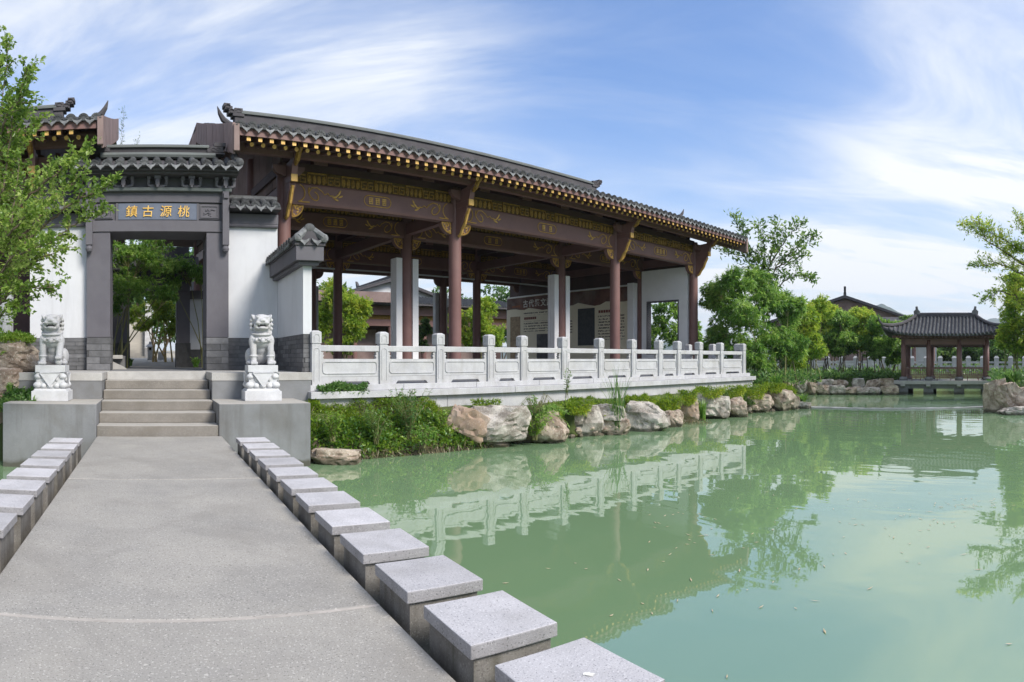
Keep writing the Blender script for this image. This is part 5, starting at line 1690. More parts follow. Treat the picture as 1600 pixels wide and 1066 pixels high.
ss = Thing('garden_stair', 'flight of pale stone stairs climbing at the left behind the inner gate', 'stairs', (-.95, 34, 1.3))
for i in range(16):
    ss.part('stair', MB().box(-2.0, -.35, 34+.32*i, 34.34+.32*i, 1.0, 1.45+.17*i), wal)
ss.part('stair_wall', MB().prism([(34,1.0),(39,1.0),(39,4.7),(34,1.9)], -.34, .02, 'x'), coping)
# building across the courtyard behind the open hall
bk = Thing('courtyard_hall', 'purple-brown timber building with tiled eaves seen through the open hall', 'building', (0, 0, .8), Matrix.Translation(hw(23, 43, 0)) @ Matrix.Rotation(-PHI-.12, 4, 'Z'))
bk.part('wall', MB().box(-6.5, 11, 1.6, 1.9, .8, 5.2), wood_dark)
for x in (-5.5, -2.7, .2, 3.0, 6.0, 9.0):
    bk.part('column', MB().lathe([(.2,.8),(.2,4.0)], (x, 0, 0), 12), wood)
bk.part('beam', MB().box(-6.6, 11, -.2, .2, 3.8, 4.3), wood)
bk.part('frieze_board', MB().box(-6.6, 11, -.1, .1, 4.302, 4.62), gold_old)
bk.part('eave_board', MB().box(-6.8, 11.2, -.6, .3, 4.622, 5.30), wood)
rf = bk.part('roof', MB().prism([(-1.5,5.32),(-1.5,5.42),(2.4,6.35),(2.4,5.32)], -7.2, 11.6, 'x'), ridgem)
mb = MB()
for i in range(68): mb.tube([(-7.1+.275*i, -1.5, 5.45), (-7.1+.275*i, 2.3, 6.33)], .09, 5)
bk.part('tiling', mb, tilem, rf, kind='stuff')
bk.part('parapet', MB().box(-6.8, .8, -1.75, -1.6, 5.45, 6.2), board)
for x in (-4.1, -1.3, 1.6, 4.5, 7.5):
    bk.part('door_panel', MB().box(x-.9, x+.9, 1.55, 1.599, .85, 3.6), MATS['faded_board'])
wb = simple_house('white_house', 'white house with dark windows behind the courtyard building', 585, 62, 0, 16, 9, 6.0, 8.5, plaster)
for i in range(7):
    w_ = wb.part('window', MB().box(-6.9+2.1*i, -5.7+2.1*i, -4.56, -4.51, 3.9, 5.5), void_black)
    wb.part('frame', MB().box(-6.95+2.1*i, -5.65+2.1*i, -4.60, -4.565, 5.5, 5.58).box(-6.33+2.1*i, -6.27+2.1*i, -4.60, -4.565, 3.9, 5.5), plaster, w_)
# traffic cone on the hall floor
cn = Thing('traffic_cone', 'small orange-red traffic cone standing on the hall floor behind the balustrade', 'traffic cone', (0, 0, 0), Matrix.Translation(hw(9.2, 24.6, FL)))
orange = mat('cone_orange', (.75,.10,.03), (.65,.08,.02), 4, .5, 0)
cn.part('foot', MB().box(-.17,.17,-.17,.17,0,.03), orange)
cn.part('cone', MB().lathe([(.13,.03),(.025,.68)], (0,0,0), 14), orange, smooth=True)
# ------------------------------------------------------------------ foliage
def leaf_mesh(name, P, D, Ln, Wd, m, fold=.25):
    """n folded leaves: base P, direction D, lengths, widths (numpy)"""
    n = len(P)
    D = D / (np.linalg.norm(D, axis=1, keepdims=True) + 1e-9)
    rv = rng.normal(size=(n, 3)); rv[:, 2] += 1.2 * np.sign(rng.random(n) - .1)
    S = np.cross(D, rv); S /= (np.linalg.norm(S, axis=1, keepdims=True) + 1e-9)
    U = np.cross(S, D)
    Ln = np.broadcast_to(np.asarray(Ln, float), (n,))[:, None]
    Wd = np.broadcast_to(np.asarray(Wd, float), (n,))[:, None]
    V = np.empty((n, 4, 3))
    mid = P + D*Ln*.45 + U*Wd*fold*.5
    V[:, 0] = P
    V[:, 1] = mid + S*Wd*.5
    V[:, 2] = P + D*Ln - U*Wd*.3
    V[:, 3] = mid - S*Wd*.5
    me = bpy.data.meshes.new(name)
    me.vertices.add(4*n); me.vertices.foreach_set('co', V.ravel())
    idx = (np.arange(n)[:, None]*4 + np.array([0,1,2,0,2,3])[None]).ravel()
    me.loops.add(6*n); me.loops.foreach_set('vertex_index', idx.astype(np.int32))
    me.polygons.add(2*n)
    me.polygons.foreach_set('loop_start', (np.arange(2*n)*3).astype(np.int32))
    me.polygons.foreach_set('loop_total', np.full(2*n, 3, np.int32))
    me.materials.append(m)
    me.update(calc_edges=True)
    return me
def sprays(C, R, nsp, per, droop=.5, shell=.55, flat=1.0):
    """leaf bases and directions for sprays scattered in an ellipsoid (centre C, radii R)"""
    q = rng.normal(size=(nsp, 3)); q /= np.linalg.norm(q, axis=1, keepdims=True)
    rad = (shell + (1-shell)*rng.random(nsp))**.8
    q *= rad[:, None]
    P = np.array(C)[None] + q*np.array(R)[None]
    A = q*np.array([1, 1, .5])[None] + rng.normal(size=(nsp, 3))*.35
    A /= np.linalg.norm(A, axis=1, keepdims=True) + 1e-9
    A[:, 2] -= droop
    A = np.repeat(A, per, 0); P = np.repeat(P, per, 0)
    D = A + rng.normal(size=A.shape)*.55
    P = P + D*rng.random((len(P), 1))*.04*np.mean(R)
    return P, D
def tree(name, label, cat, group, base, blobs, leafm, L_, W_, nst=3, str_=.05, trunkm=None, spread=.3, dens=1.0, droop=.5, per=9, cl=.42, crown='crown', bare=0.25):
    """blobs: (px, py, rx, ry, r) crown masses given where they stand; each breaks into clumps"""
    b = Vector(base)
    T = Thing(name, label, cat, b, ID, group)
    Ps, Ds = [], []
    ends = []
    for (px, py, rx, ry, r) in blobs:
        c = pol(px, r, py)
        k = r/F
        R = (rx*k, rx*k*.9, ry*k)
        vol = max(R[0], .05)*max(R[2], .05)
        ncl = max(7, int(13*dens*min(2.4, vol/(.55*.55))**.5))
        for i in range(ncl):
            q = rng.normal(size=3); q /= np.linalg.norm(q); q *= rng.random()**.4*.85
            cc = np.array(c) + q*np.array(R)
            s = cl*(.7+.6*rng.random())
            rr = np.array([R[0]*s, R[1]*s, R[2]*s*.55])
            rr = np.maximum(rr, L_*.6)
            area = rr[0]*rr[1]
            nsp = int(max(16, dens*area/(L_*W_)*.42))
            P, D = sprays(cc, rr, nsp, per, droop)
            Ps.append(P); Ds.append(D); ends.append(Vector(cc))
    P = np.concatenate(Ps); D = np.concatenate(Ds)
    n = len(P)
    LL = L_*(.6+.7*rng.random(n)); WW = W_*(.7+.6*rng.random(n))
    me = leaf_mesh('crown', P - np.array(b)[None], D, LL, WW, leafm)
    link(crown, me, T.o)
    # stems and limbs
    mbs = []
    cx = sum((e for e in ends), Vector())/len(ends)
    top = max(e.z for e in ends)
    stems = []
    for i in range(nst):
        a = random.uniform(0, 2*pi); s = spread*sqrt(random.random())
        p0 = b + Vector((cos(a)*s, sin(a)*s, -.1))
        tgt = random.choice(ends)
        h = tgt.z - b.z
        mid = p0.lerp(tgt, .5); mid.x = p0.x*.75 + tgt.x*.25; mid.y = p0.y*.75 + tgt.y*.25
        pts = []
        for t in np.linspace(0, 1, 7):
            q = p0*(1-t)**2 + mid*2*t*(1-t) + tgt*t*t
            pts.append(q + Vector((random.uniform(-.02,.02), random.uniform(-.02,.02), 0)))
        stems.append(pts)
        mb = MB().tube(pts, [str_*(1-.75*t) for t in np.linspace(0, 1, 7)], 6)
        T.part('stem' if nst > 1 else 'trunk', mb, trunkm or bark)
    mb = MB()
    for e in ends:
        pts = min(stems, key=lambda s_: min((p-e).length for p in s_[2:]))
        p = min(pts[2:-1], key=lambda p: (p-e).length + .5*max(0, p.z-e.z))
        m2 = p.lerp(e, .5); m2.z += .08*(p-e).length
        mb.tube([p, m2, e], [str_*.32, str_*.22, str_*.08], 4, False)
    T.part('limb', mb, trunkm or bark, kind='stuff')
    return T
def branch_tree(name, label, cat, group, base, branches, leafm, L_, W_, r, tw=26, twl=(18, 45), perl=13, rad=.03, trunkm=None, up=.35, wide=1.0, crown='crown'):
    """branches: polylines of (px,py[,dr]) at distance r; twigs with alternate leaves along them"""
    b = Vector(base)
    T = Thing(name, label, cat, b, ID, group)
    wood_ = trunkm or bark
    P, D, mbt = [], [], MB()
    for bi, br_ in enumerate(branches):
        pts = [pol(p[0], r + (p[2] if len(p) > 2 else 0), p[1]) for p in br_]
        # resample
        fine = []
        for a, c in zip(pts[:-1], pts[1:]):
            for t in np.linspace(0, 1, 8, endpoint=False): fine.append(a.lerp(c, t))
        fine.append(pts[-1])
        for i in range(1, len(fine)-1): fine[i] += Vector((random.uniform(-1,1), random.uniform(-1,1), random.uniform(-1,1)))*.015*r/10
        nf = len(fine)
        T.part('branch', MB().tube(fine, [rad*(1-.85*i/(nf-1)) for i in range(nf)], 5), wood_)
        total = sum((fine[i+1]-fine[i]).length for i in range(nf-1))
        k = max(4, int(total*F/r/ (100/tw)))
        for j in range(k):
            t = .12 + .88*j/(k-1)
            f = t*(nf-1); i = min(nf-2, int(f)); p = fine[i].lerp(fine[i+1], f-i)
            ax = (fine[i+1]-fine[i]).normalized()
            q = Vector((random.gauss(0,1), random.gauss(0,1), random.gauss(0,.6)+up))
            q = (q - ax*q.dot(ax)*.5).normalized()
            q = (q*.9*wide + ax*.75).normalized()
            ln = random.uniform(*twl)/F*r*(1.15-.55*t)
            e = p + q*ln; m2 = p.lerp(e, .5) + Vector((0, 0, .06*ln))
            e.z -= .05*ln
            mbt.tube([p, m2, e], [rad*.22, rad*.16, rad*.06], 3, False)
            for u in np.linspace(.12, 1.0, perl):
                x = p*(1-u)**2 + m2*2*u*(1-u) + e*u*u
                P.append(x); 
                d = Vector((random.gauss(0,1), random.gauss(0,1), random.gauss(0,.7)+.15))
                D.append(d*.8 + q*.7)
    P = np.array([tuple(p) for p in P]) - np.array(b)[None]; D = np.array([tuple(d) for d in D])
    n = len(P)
    P = P + rng.normal(size=P.shape)*L_*.35
    link(crown, leaf_mesh('crown', P, D, L_*(.65+.6*rng.random(n)), W_*(.7+.5*rng.random(n)), leafm), T.o)
    T.part('twig', mbt, wood_, kind='stuff')
    return T

# left foreground tree
RL = 9.6
gb = pol(-45, RL); gb.z = .2
lt = branch_tree('leafy_tree', 'small-leaved bright green tree with arching branches at the left picture edge', 'tree', None, gb,
    [[(-45,660),(-30,480),(-8,260),(14,64,.3)],
     [(-20,300),(15,220,.2),(42,110,.1)],[(-20,420),(15,380,-.6),(30,250,-.5)],[(-20,480),(25,430,.3),(55,330,.4)],[(-20,500),(40,420,.6),(60,300,.8)],[(-25,380),(5,300,-.3),(20,180,-.3)],
     [(-25,420),(40,310,-.3),(100,262,-.5),(132,240,-.6)],
     [(-22,450),(60,360,-.4),(120,312,-.7),(172,290,-.9)],
     [(-25,480),(60,398,.2),(110,354,.1),(165,332,0)],
     [(-28,510),(20,450,-.5),(86,450,-.8)],
     [(-12,330),(30,250,.3),(58,185,.5)],
     [(-8,260),(28,185,.2),(45,105,.4)],
     [(-12,350),(50,300,.5),(95,255,.8)],
     [(-30,540),(10,480,-.4),(40,478,-.6)],
     [(-20,420),(60,345,.5),(92,300,.7),(130,275,.8)],
     [(-20,400),(20,360,-.8),(50,330,-1.0)],
     [(-30,470),(20,400,-.8),(80,380,-1.2)],
     [(-10,240),(10,180,-.4),(35,150,-.6)],
     [(-6,200),(-4,130,-.5),(-8,70,-.6)],
     [(-15,330),(0,300,.9),(25,285,1.1)],
     [(-25,470),(50,412,-.5),(95,390,-.7)]],
    leaf_a, .075, .050, RL, tw=12, twl=(22, 52), perl=22, rad=.028)
# bamboo and airy trees at the end of the hall
RC = 26.5
def gp(px, r, z=.25):
    p = pol(px, r); p.z = z; return p
EG = 'bamboo clumps at the far end of the hall'
tree('bamboo_clump', 'dense dark green bamboo clump right behind the far end of the hall balustrade', 'bamboo', EG, gp(1172, RC),
    [(1118,468,28,34,RC+1),(1150,442,30,26,RC),(1158,492,38,38,RC-.5),(1120,525,26,32,RC+.5),(1158,548,36,26,RC-.4),(1104,560,14,26,RC+1),(1135,575,20,14,RC)], leaf_b, .22, .038, 14, .035, culm, .9, 1.9, .85, cl=.34)
tree('bamboo_clump', 'broad bright green bamboo clump with leaning bare stems right of the dense dark one', 'bamboo', EG, gp(1212, RC+1),
    [(1200,468,34,38,RC+1),(1207,528,36,36,RC+.6),(1236,482,28,34,RC+1.5),(1238,536,26,32,RC+1.2),(1184,432,28,22,RC+1.4),(1190,565,24,16,RC)], leaf_b, .22, .038, 12, .04, culm, 1.0, 1.75, .85, cl=.34)
tree('bamboo_clump', 'yellow-green bamboo clump between the broad bright one and the row of young trees', 'bamboo', EG, gp(1258, RC+4),
    [(1262,500,24,28,RC+4),(1270,540,24,24,RC+4),(1282,480,20,20,RC+5),(1246,560,18,16,RC+3)], leaf_y, .21, .04, 9, .03, culm, .9, 1.6, .8, cl=.36)
branch_tree('airy_tree', 'airy tree whose open branches rise against the sky above the bamboo', 'tree', None, gp(1196, RC+2.2),
    [[(1196,600),(1194,500),(1186,420),(1168,385),(1148,342)],
     [(1192,470),(1204,400),(1214,348)],
     [(1194,480),(1212,415),(1244,388),(1276,368)],
     [(1194,490),(1222,440),(1250,428),(1268,438)],
     [(1188,430),(1160,400),(1128,392)],
     [(1190,440),(1196,390),(1185,352)],
     [(1204,410),(1230,372),(1252,350)],
     [(1212,420),(1238,404),(1256,402)]], leaf_d, .22, .095, RC+2.2, tw=19, twl=(10, 30), perl=14, rad=.04)
# young trees in a row on the far bank
RR = 37.5
YG = 'young trees planted in a row on the far bank'
row = [(1262,510,25,'leftmost'),(1290,503,25,'second from left'),(1318,505,26,'third from left'),(1347,500,27,'fourth from left'),(1374,512,25,'fifth from left'),(1398,520,20,'nearest the pavilion')]
for i, (px, py, w, nm) in enumerate(row):
    r = RR + (i % 2)*1.6
    y = i in (1, 3)
    tree('young_tree', '%s young tree of the far bank row, thin stems under a %s crown' % (nm, 'yellow-green' if y else 'green'), 'tree', YG, gp(px, r),
        [(px,py-6,w*.85,16,r),(px-9,py+22,w*.8,15,r+.3),(px+9,py+24,w*.8,15,r-.3),(px-3,py+39,w*.85,12,r)], leaf_y if y else leaf_b, .19, .055, 6, .035, bark, .5, 1.7, .45)
BG_ = 'taller trees behind the young row'
for px, py, w, h, r, lm, nm in ((1232,520,22,30,47,leaf_c,'dark round tree behind the gap between bamboo and young row'),
                             (1300,492,22,18,52,leaf_y,'orange-tinged tree crown rising behind the second young tree'),
                             (1338,498,20,16,50,leaf_y,'yellowish tree crown in front of the gabled house'),
                             (1275,487,20,20,55,leaf_d,'pale green tree top left of the gabled house'),
                             (1418,505,12,14,58,leaf_d,'thin tree top just left of the pavilion roof tip')):
    tree('garden_tree', nm, 'tree', BG_, gp(px, r, .3), [(px,py,w,h,r),(px-6,py+h*.9,w,h*.8,r),(px+6,py+h*1.6,w*1.1,h,r)], lm, .26, .09, 2, .09, bark, .4, 1.6, .3)
# right edge
RE = 24.5
branch_tree('tall_tree', 'tall sparse yellow-green tree at the right picture edge leaning over the pond', 'tree', None, gp(1640, RE),
    [[(1650,600),(1640,480),(1610,400),(1560,370),(1508,350)],
     [(1625,430),(1580,400),(1540,375),(1528,350)],
     [(1640,470),(1600,430),(1560,410),(1524,418)],
     [(1635,450),(1610,380),(1590,340)],
     [(1642,490),(1610,470),(1560,455),(1540,470)],
     [(1640,440),(1640,360),(1625,290)],
     [(1644,480),(1680,400),(1690,320)],
     [(1630,470),(1600,480),(1570,440)],
     [(1635,430),(1600,390),(1570,392)]], leaf_y, .16, .055, RE, tw=30, twl=(14, 36), perl=15, rad=.045)
RG = 'bamboo clumps at the right edge'
tree('bamboo_clump', 'yellow-green bamboo clump at the right edge beside the pavilion roof', 'bamboo', RG, gp(1592, RE+5),
    [(1584,500,24,28,RE+5),(1590,470,26,22,RE+5),(1600,535,30,24,RE+5),(1572,528,16,20,RE+5),(1625,500,30,40,RE+5),(1590,440,20,20,RE+5.5)], leaf_y, .17, .05, 10, .035, culm, 1.0, 1.7, .55)
tree('bamboo_clump', 'green bamboo clump just outside the right edge overhanging the boulders', 'bamboo', RG, gp(1665, RE+2),
    [(1650,470,36,40,RE+2),(1660,540,36,30,RE+2),(1680,400,36,40,RE+2)], leaf_b, .17, .045, 10, .035, culm, 1.0, .8, .6)
# beyond the pavilion
FT = 'trees beyond the pavilion'
for px, py, w, h, r, lm, nm in ((1445,538,18,18,72,leaf_c,'dark tree seen through the left bay of the pavilion'),
                             (1478,540,20,20,75,leaf_d,'grey-green tree seen through the middle bay of the pavilion'),
                             (1520,536,22,20,70,leaf_c,'bushy tree seen through the right bay of the pavilion'),
                             (1556,545,22,18,64,leaf_c,'dark bushy tree right of the pavilion posts'),
                             (1590,552,24,16,66,leaf_b,'low green tree at the right edge beyond the pavilion')):
    tree('garden_tree', nm, 'tree', FT, gp(px, r, .3), [(px,py,w,h,r),(px-8,py+12,w,h*.7,r),(px+8,py+14,w,h*.7,r)], lm, .34, .12, 2, .1, bark, .4, 1.4, .3)
# courtyard bamboo seen through the gate
CG = 'bamboo in the courtyard behind the gate'
tree('bamboo_clump', 'dense bamboo filling the upper left of the gate opening', 'bamboo', CG, (-1.0, 18.2, 1.04),
    [(188,405,26,30,18.2),(215,392,30,22,18.2),(182,455,16,38,18),(232,425,34,26,18.3),(205,448,24,24,18.2),(255,455,26,18,18.5),(240,385,26,20,18.8)], leaf_b, .13, .030, 8, .025, culm, .35, 1.1, .7)
tree('bamboo_clump', 'bamboo spilling over the inner gate lintel at the upper right of the gate opening', 'bamboo', CG, (1.7, 19.3, 1.04),
    [(290,420,26,22,19.2),(268,412,24,16,19.2),(310,428,18,18,19.2),(272,440,18,12,19.3)], leaf_b, .13, .032, 5, .025, culm, .25, 1.0, .6)
tree('bamboo_clump', 'sunlit yellow-green bamboo framed by the inner gate', 'bamboo', CG, gp(252, 27, 1.2),
    [(228,505,20,16,27),(258,492,22,18,27),(245,475,24,16,27.5),(268,512,12,18,27),(212,492,14,16,28)], leaf_y, .17, .04, 8, .045, culm_y, .5, 1.0, .6)
tree('garden_tree', 'dark green tree closing the view behind the inner gate', 'tree', None, gp(245, 40, 1.5),
    [(215,455,50,40,40),(270,470,45,45,40),(245,520,45,30,41),(290,400,50,30,41),(215,395,40,25,41)], leaf_c, .24, .09, 3, .1, bark, .5, .8, .4)
# seen through the open hall
HG = 'bamboo beyond the open hall'
tree('bamboo_clump', 'bright yellow-green bamboo behind the left part of the open hall', 'bamboo', HG, gp(540, 38.5, .8),
    [(540,470,24,26,38),(552,508,22,26,38),(522,455,20,24,38.5),(566,480,14,20,38),(535,540,22,16,38),(508,500,12,40,38.5)], leaf_y, .20, .055, 9, .035, culm, .5, 1.8, .5)
tree('bamboo_clump', 'yellow-green bamboo behind the middle of the open hall', 'bamboo', HG, gp(750, 39, .8),
    [(752,500,24,24,40),(772,525,22,20,40),(735,530,18,18,40),(758,478,20,16,40.5),(715,505,14,24,40)], leaf_y, .2, .055, 9, .03, culm, .6, 1.9, .5)
tree('garden_shrub', 'dark green shrub behind the hall seen left of the grey wall stub', 'shrub', HG, hw(17.0, 29.3, .8),
    [(665,515,14,18,33),(660,538,14,12,33)], leaf_c, .15, .06, 4, .03, bark, .3, 1.0, .3)
tree('bamboo_clump', 'bright green bamboo framed by the window in the hall end wall', 'bamboo', HG, hw(27.5, 18.5, .3),
    [(1036,488,22,22,32),(1048,520,24,24,32),(1022,525,18,24,32),(1062,480,18,24,33),(1085,520,14,28,33),(1090,565,14,20,31)], leaf_b, .19, .05, 8, .03, culm, .6, 1.0, .6)
branch_tree('bamboo_tip', 'thin dark bamboo tips rising against the sky just above the gate roof', 'bamboo', None, (-1.2, 19.6, 1.04),
    [[(182,420),(186,300),(190,225),(192,172)],[(188,300),(200,262),(213,222)],[(187,290),(206,250),(218,215)]], leaf_c, .08, .02, 19.7, tw=22, twl=(4, 10), perl=5, rad=.012)

# ------------------------------------------------------------------ bank planting
def stuff_leaves(name, P, D, L_, W_, m):
    n = len(P)
    c = P.mean(0)
    me = leaf_mesh(name, P - c[None], D, L_*(.6+.8*rng.random(n)), W_*(.7+.6*rng.random(n)), m)
    o = link(name, me); o.location = tuple(c)
    return tag(o, kind='stuff')
def hall_pts(s, d, z):
    c, sn = cos(-PHI), sin(-PHI)
    return np.stack([s*c - d*sn, s*sn + d*c, z], 1)
# creeper mound: earth core and leaves
mnd_u = lambda s: np.clip((s-3.9)/.3, 0, 1)*np.clip((8.75-s)/1.7, 0, 1)
def mound_z(s, d):
    f = np.clip((d-10.60)/.85, 0, 1)
    return WZ + (1.04*f**.72*(.95+.05*np.sin(s*2.3)))*np.sqrt(mnd_u(s)) + .07*np.sin(s*7.3)*np.sin(d*9)*f + .05*np.sin(s*13+d*11)*f
ss_, dd_ = np.meshgrid(np.linspace(3.9, 8.8, 44), np.linspace(10.5, 11.55, 16))
zz = mound_z(ss_.ravel(), dd_.ravel())
V = hall_pts(ss_.ravel(), dd_.ravel(), zz - .05)
fs = [(j*44+i, j*44+i+1, (j+1)*44+i+1, (j+1)*44+i) for j in range(15) for i in range(43)]
tag(link('bank_slope', MB().add(V.tolist(), fs).mesh('bank_slope', soil, True)), kind='structure')
def mound_leaves(name, n, s0, s1, d0, d1, L_, W_, m, updir=.5, jit=.06):
    s = rng.uniform(s0, s1, n); d = d0 + (d1-d0)*rng.random(n)
    z = mound_z(s, d)
    k = (z > WZ+.03) & (rng.random(n) < .25 + .75*(np.sin(s*3.1+d*5)*.5+.5))
    P = hall_pts(s, d, z) + rng.normal(size=(n,3))*jit*np.array([.6,.6,1])
    D = rng.normal(size=(n,3))*.7; D[:, 2] += updir; D[:, 1] -= .6
    return stuff_leaves(name, P[k], D[k], L_, W_, m)
mound_leaves('creeper', 9000, 4.1, 8.3, 10.64, 11.12, .08, .055, creeper)
mound_leaves('creeper', 7000, 4.2, 8.5, 10.62, 11.1, .06, .04, leaf_c, .4, .09)
mound_leaves('dry_stems', 1500, 4.2, 8.4, 10.64, 11.3, .12, .012, deadleaf, .6, .06)
mound_leaves('moss_mat', 24000, 4.1, 7.3, 10.95, 11.46, .055, .018, moss, .9, .03)
n = 900
s = rng.uniform(5.0, 8.2, n); d = rng.uniform(10.55, 10.72, n)
P = hall_pts(s, d, WZ + rng.uniform(.02, .22, n)); D = rng.normal(size=(n,3))*.4; D[:, 2] -= .8
stuff_leaves('dry_roots', P, D, .12, .014, deadleaf)
# mats of low grass along the wall foot and over the stones
def mat_strip(px0, px1, py0, py1, r0, r1, n, m, L_=.07, W_=.016, over=.0):
    u = rng.random(n); v = rng.random(n)
    px = px0 + (px1-px0)*u
    r = (r0 + (r1-r0)*u)
    rr = r + (v-.5)*.55
    lump = np.clip(.5+.28*np.sin(px*.083+px0)+.2*np.sin(px*.211+py0*3)+.16*np.sin(px*.47+px0*2), .05, 1)
    zt = HC + (YH-py0)/F*r; zb = HC + (YH-py1)/F*r
    z = zb + (zt-zb)*(.25+.5*lump)*np.sqrt(np.clip(v*1.3, 0, 1))*np.minimum(1, np.minimum(u*8, (1-u)*8)+.25)
    th = (px-X0)/F
    P = np.stack([rr*np.sin(th), rr*np.cos(th), z], 1) + rng.normal(size=(n,3))*.03
    D = rng.normal(size=(n,3))*.55; D[:, 2] += .55; D[:, :2] -= np.stack([np.sin(th), np.cos(th)], 1)*.5
    return stuff_leaves('moss_mat', P, D, L_, W_, m)
mat_strip(862, 962, 616, 646, 15.0, 17.0, 9000, moss, .075, .022)
mat_strip(955, 1015, 612, 640, 16.6, 18.2, 6000, moss, .075, .022)
mat_strip(1015, 1090, 612, 642, 18.0, 20.2, 7000, moss, .08, .024)
mat_strip(1080, 1196, 602, 622, 20.0, 23.2, 8000, moss, .085, .024)
mat_strip(1190, 1242, 597, 614, 22.6, 24.6, 4000, moss, .10, .03)
mat_strip(760, 880, 632, 664, 13.6, 15.0, 3600, moss, .07, .02)
mat_strip(700, 860, 640, 668, 13.4, 14.6, 1500, leaf_c, .07, .03)
mat_strip(1010, 1066, 628, 662, 17.7, 18.6, 1500, moss)
mat_strip(990, 1110, 655, 664, 17.6, 18.4, 900, deadleaf, .06, .02)
mat_strip(0, 52, 520, 533, 12.9, 12.7, 1600, creeper, .08, .03)
mat_strip(-20, 60, 600, 640, 11.9, 11.7, 1200, leaf_c, .09, .05)
mat_strip(870, 1000, 622, 648, 15.2, 17.4, 1400, leaf_c, .08, .03)
mat_strip(1000, 1200, 608, 634, 18.0, 22.6, 2200, leaf_c, .09, .035)
mat_strip(880, 1190, 616, 640, 15.6, 22.4, 700, deadleaf, .12, .012)
# moss tongues hanging between and over the boulders
for (px, py0, py1, w) in ((868,632,668,12),(905,630,645,26),(945,628,650,20),(962,640,672,14),(1005,622,636,26),(1036,628,662,12),(1050,622,646,18),(1076,612,630,18),(1112,606,620,26),(1150,604,624,18),(1182,602,622,20),(1212,600,612,18),(846,650,684,12),(760,628,646,24)):
    u = rng.random(1100); v = rng.random(1100)
    r0 = float(np.interp(px, [700, 860, 1000, 1100, 1200, 1240], [13.2, 14.3, 16.6, 19.2, 22.2, 23.6]))
    pp = px + (rng.random(1100)-.5)*2*w*(1-.6*v)
    r = r0 + .35 - .45*v + rng.normal(size=1100)*.04
    z = HC + (YH - (py0 + (py1-py0)*v))/F*r0
    th = (pp-X0)/F
    P = np.stack([r*np.sin(th), r*np.cos(th), z], 1); D = rng.normal(size=(1100,3))*.5; D[:,2] += .3 - .7*v; D[:, :2] -= np.stack([np.sin(th), np.cos(th)], 1)*.7
    stuff_leaves('moss_mat', P, D, .10, .022, moss)
# trailing greens on the coping
s = rng.uniform(4.62, 5.65, 2200); d = rng.uniform(11.38, 11.6, 2200)
P = hall_pts(s, d, .72 + .07*rng.random(2200)*(1+.6*np.sin(s*9)) - np.where(d < 11.45, .12*rng.random(2200), 0))
D = rng.normal(size=(2200,3))*.7; D[:,2] += .3
stuff_leaves('creeper', P, D, .06, .03, leaf_c)
def upright(name, label, cat, px, py0, py1, r, wpx, n, leafm, L_, W_, stems, rad=.012, lean=.25, droop=0.0):
    """plant of several stems carrying leaves, filling wpx columns between rows py0 (top) and py1 (foot)"""
    b = pol(px, r, py1)
    T = Thing(name, label, cat, b)
    h = (py1-py0)/F*r; w = wpx/F*r/2
    P, D = [], []
    for i in range(stems):
        a = random.uniform(0, 2*pi); s = sqrt(random.random())
        tip = Vector((cos(a)*w*s, sin(a)*w*s*.7, h*(1-.45*s*random.random())))
        p1 = Vector((tip.x*.35, tip.y*.35, tip.z*.6))
        if droop: tip.z -= droop*h*s; p1.z += droop*h*.35*s
        pts = [Vector((random.uniform(-.04,.04), random.uniform(-.04,.04), 0)), p1, tip]
        T.part('stem', MB().tube(pts, [rad, rad*.7, rad*.25], 4, False).mesh('stem', culm), None)
        for k in range(n):
            t = .18 + .82*k/n
            q = pts[0]*(1-t)**2 + pts[1]*2*t*(1-t) + tip*t*t
            P.append(tuple(q)); dd = (tip - pts[0]).normalized()
            D.append((random.gauss(0,.8)+dd.x*.5, random.gauss(0,.8)+dd.y*.5, random.gauss(0,.4)+.25-droop))
    P = np.array(P); D = np.array(D)
    link('foliage', leaf_mesh('foliage', P, D, L_*(.6+.6*rng.random(len(P))), W_*(.7+.5*rng.random(len(P))), leafm), T.o)
    return T
upright('leafy_shrub', 'blue-green upright shrub growing out of the creeper mound', 'shrub', 640, 606, 690, 12.4, 78, 26, leaf_c, .085, .028, 30, .009)
upright('leafy_shrub', 'small green shrub at the right side of the creeper mound below the orange-stained boulder', 'shrub', 690, 640, 682, 12.9, 60, 20, creeper, .08, .035, 18, .008)
upright('leafy_shrub', 'short light green shrub at the left end of the creeper mound near the stair block', 'shrub', 520, 640, 690, 11.5, 50, 20, creeper, .07, .03, 16, .007)
upright('leafy_shrub', 'grey-green shrub in the middle of the creeper mound left of the upright one', 'shrub', 588, 636, 694, 11.9, 60, 22, leaf_d, .08, .025, 18, .007)
upright('leafy_shrub', 'trailing green shrub at the waterline on the right part of the creeper mound', 'shrub', 664, 655, 700, 12.1, 50, 20, leaf_b, .08, .028, 16, .007, droop=.4)
upright('hanging_fern', 'fern-like plant hanging over the boulders below the balustrade', 'fern', 838, 606, 660, 14.0, 120, 34, leaf_b, .11, .028, 26, .008, droop=.75)
upright('hanging_fern', 'low fern cascading from between the boulders to the water', 'fern', 836, 640, 688, 13.7, 60, 26, creeper, .10, .03, 14, .008, droop=.5)
upright('tall_weed', 'single tall weed standing before the balustrade right of the fern', 'weed', 886, 570, 622, 14.6, 20, 22, leaf_c, .10, .022, 4, .008)
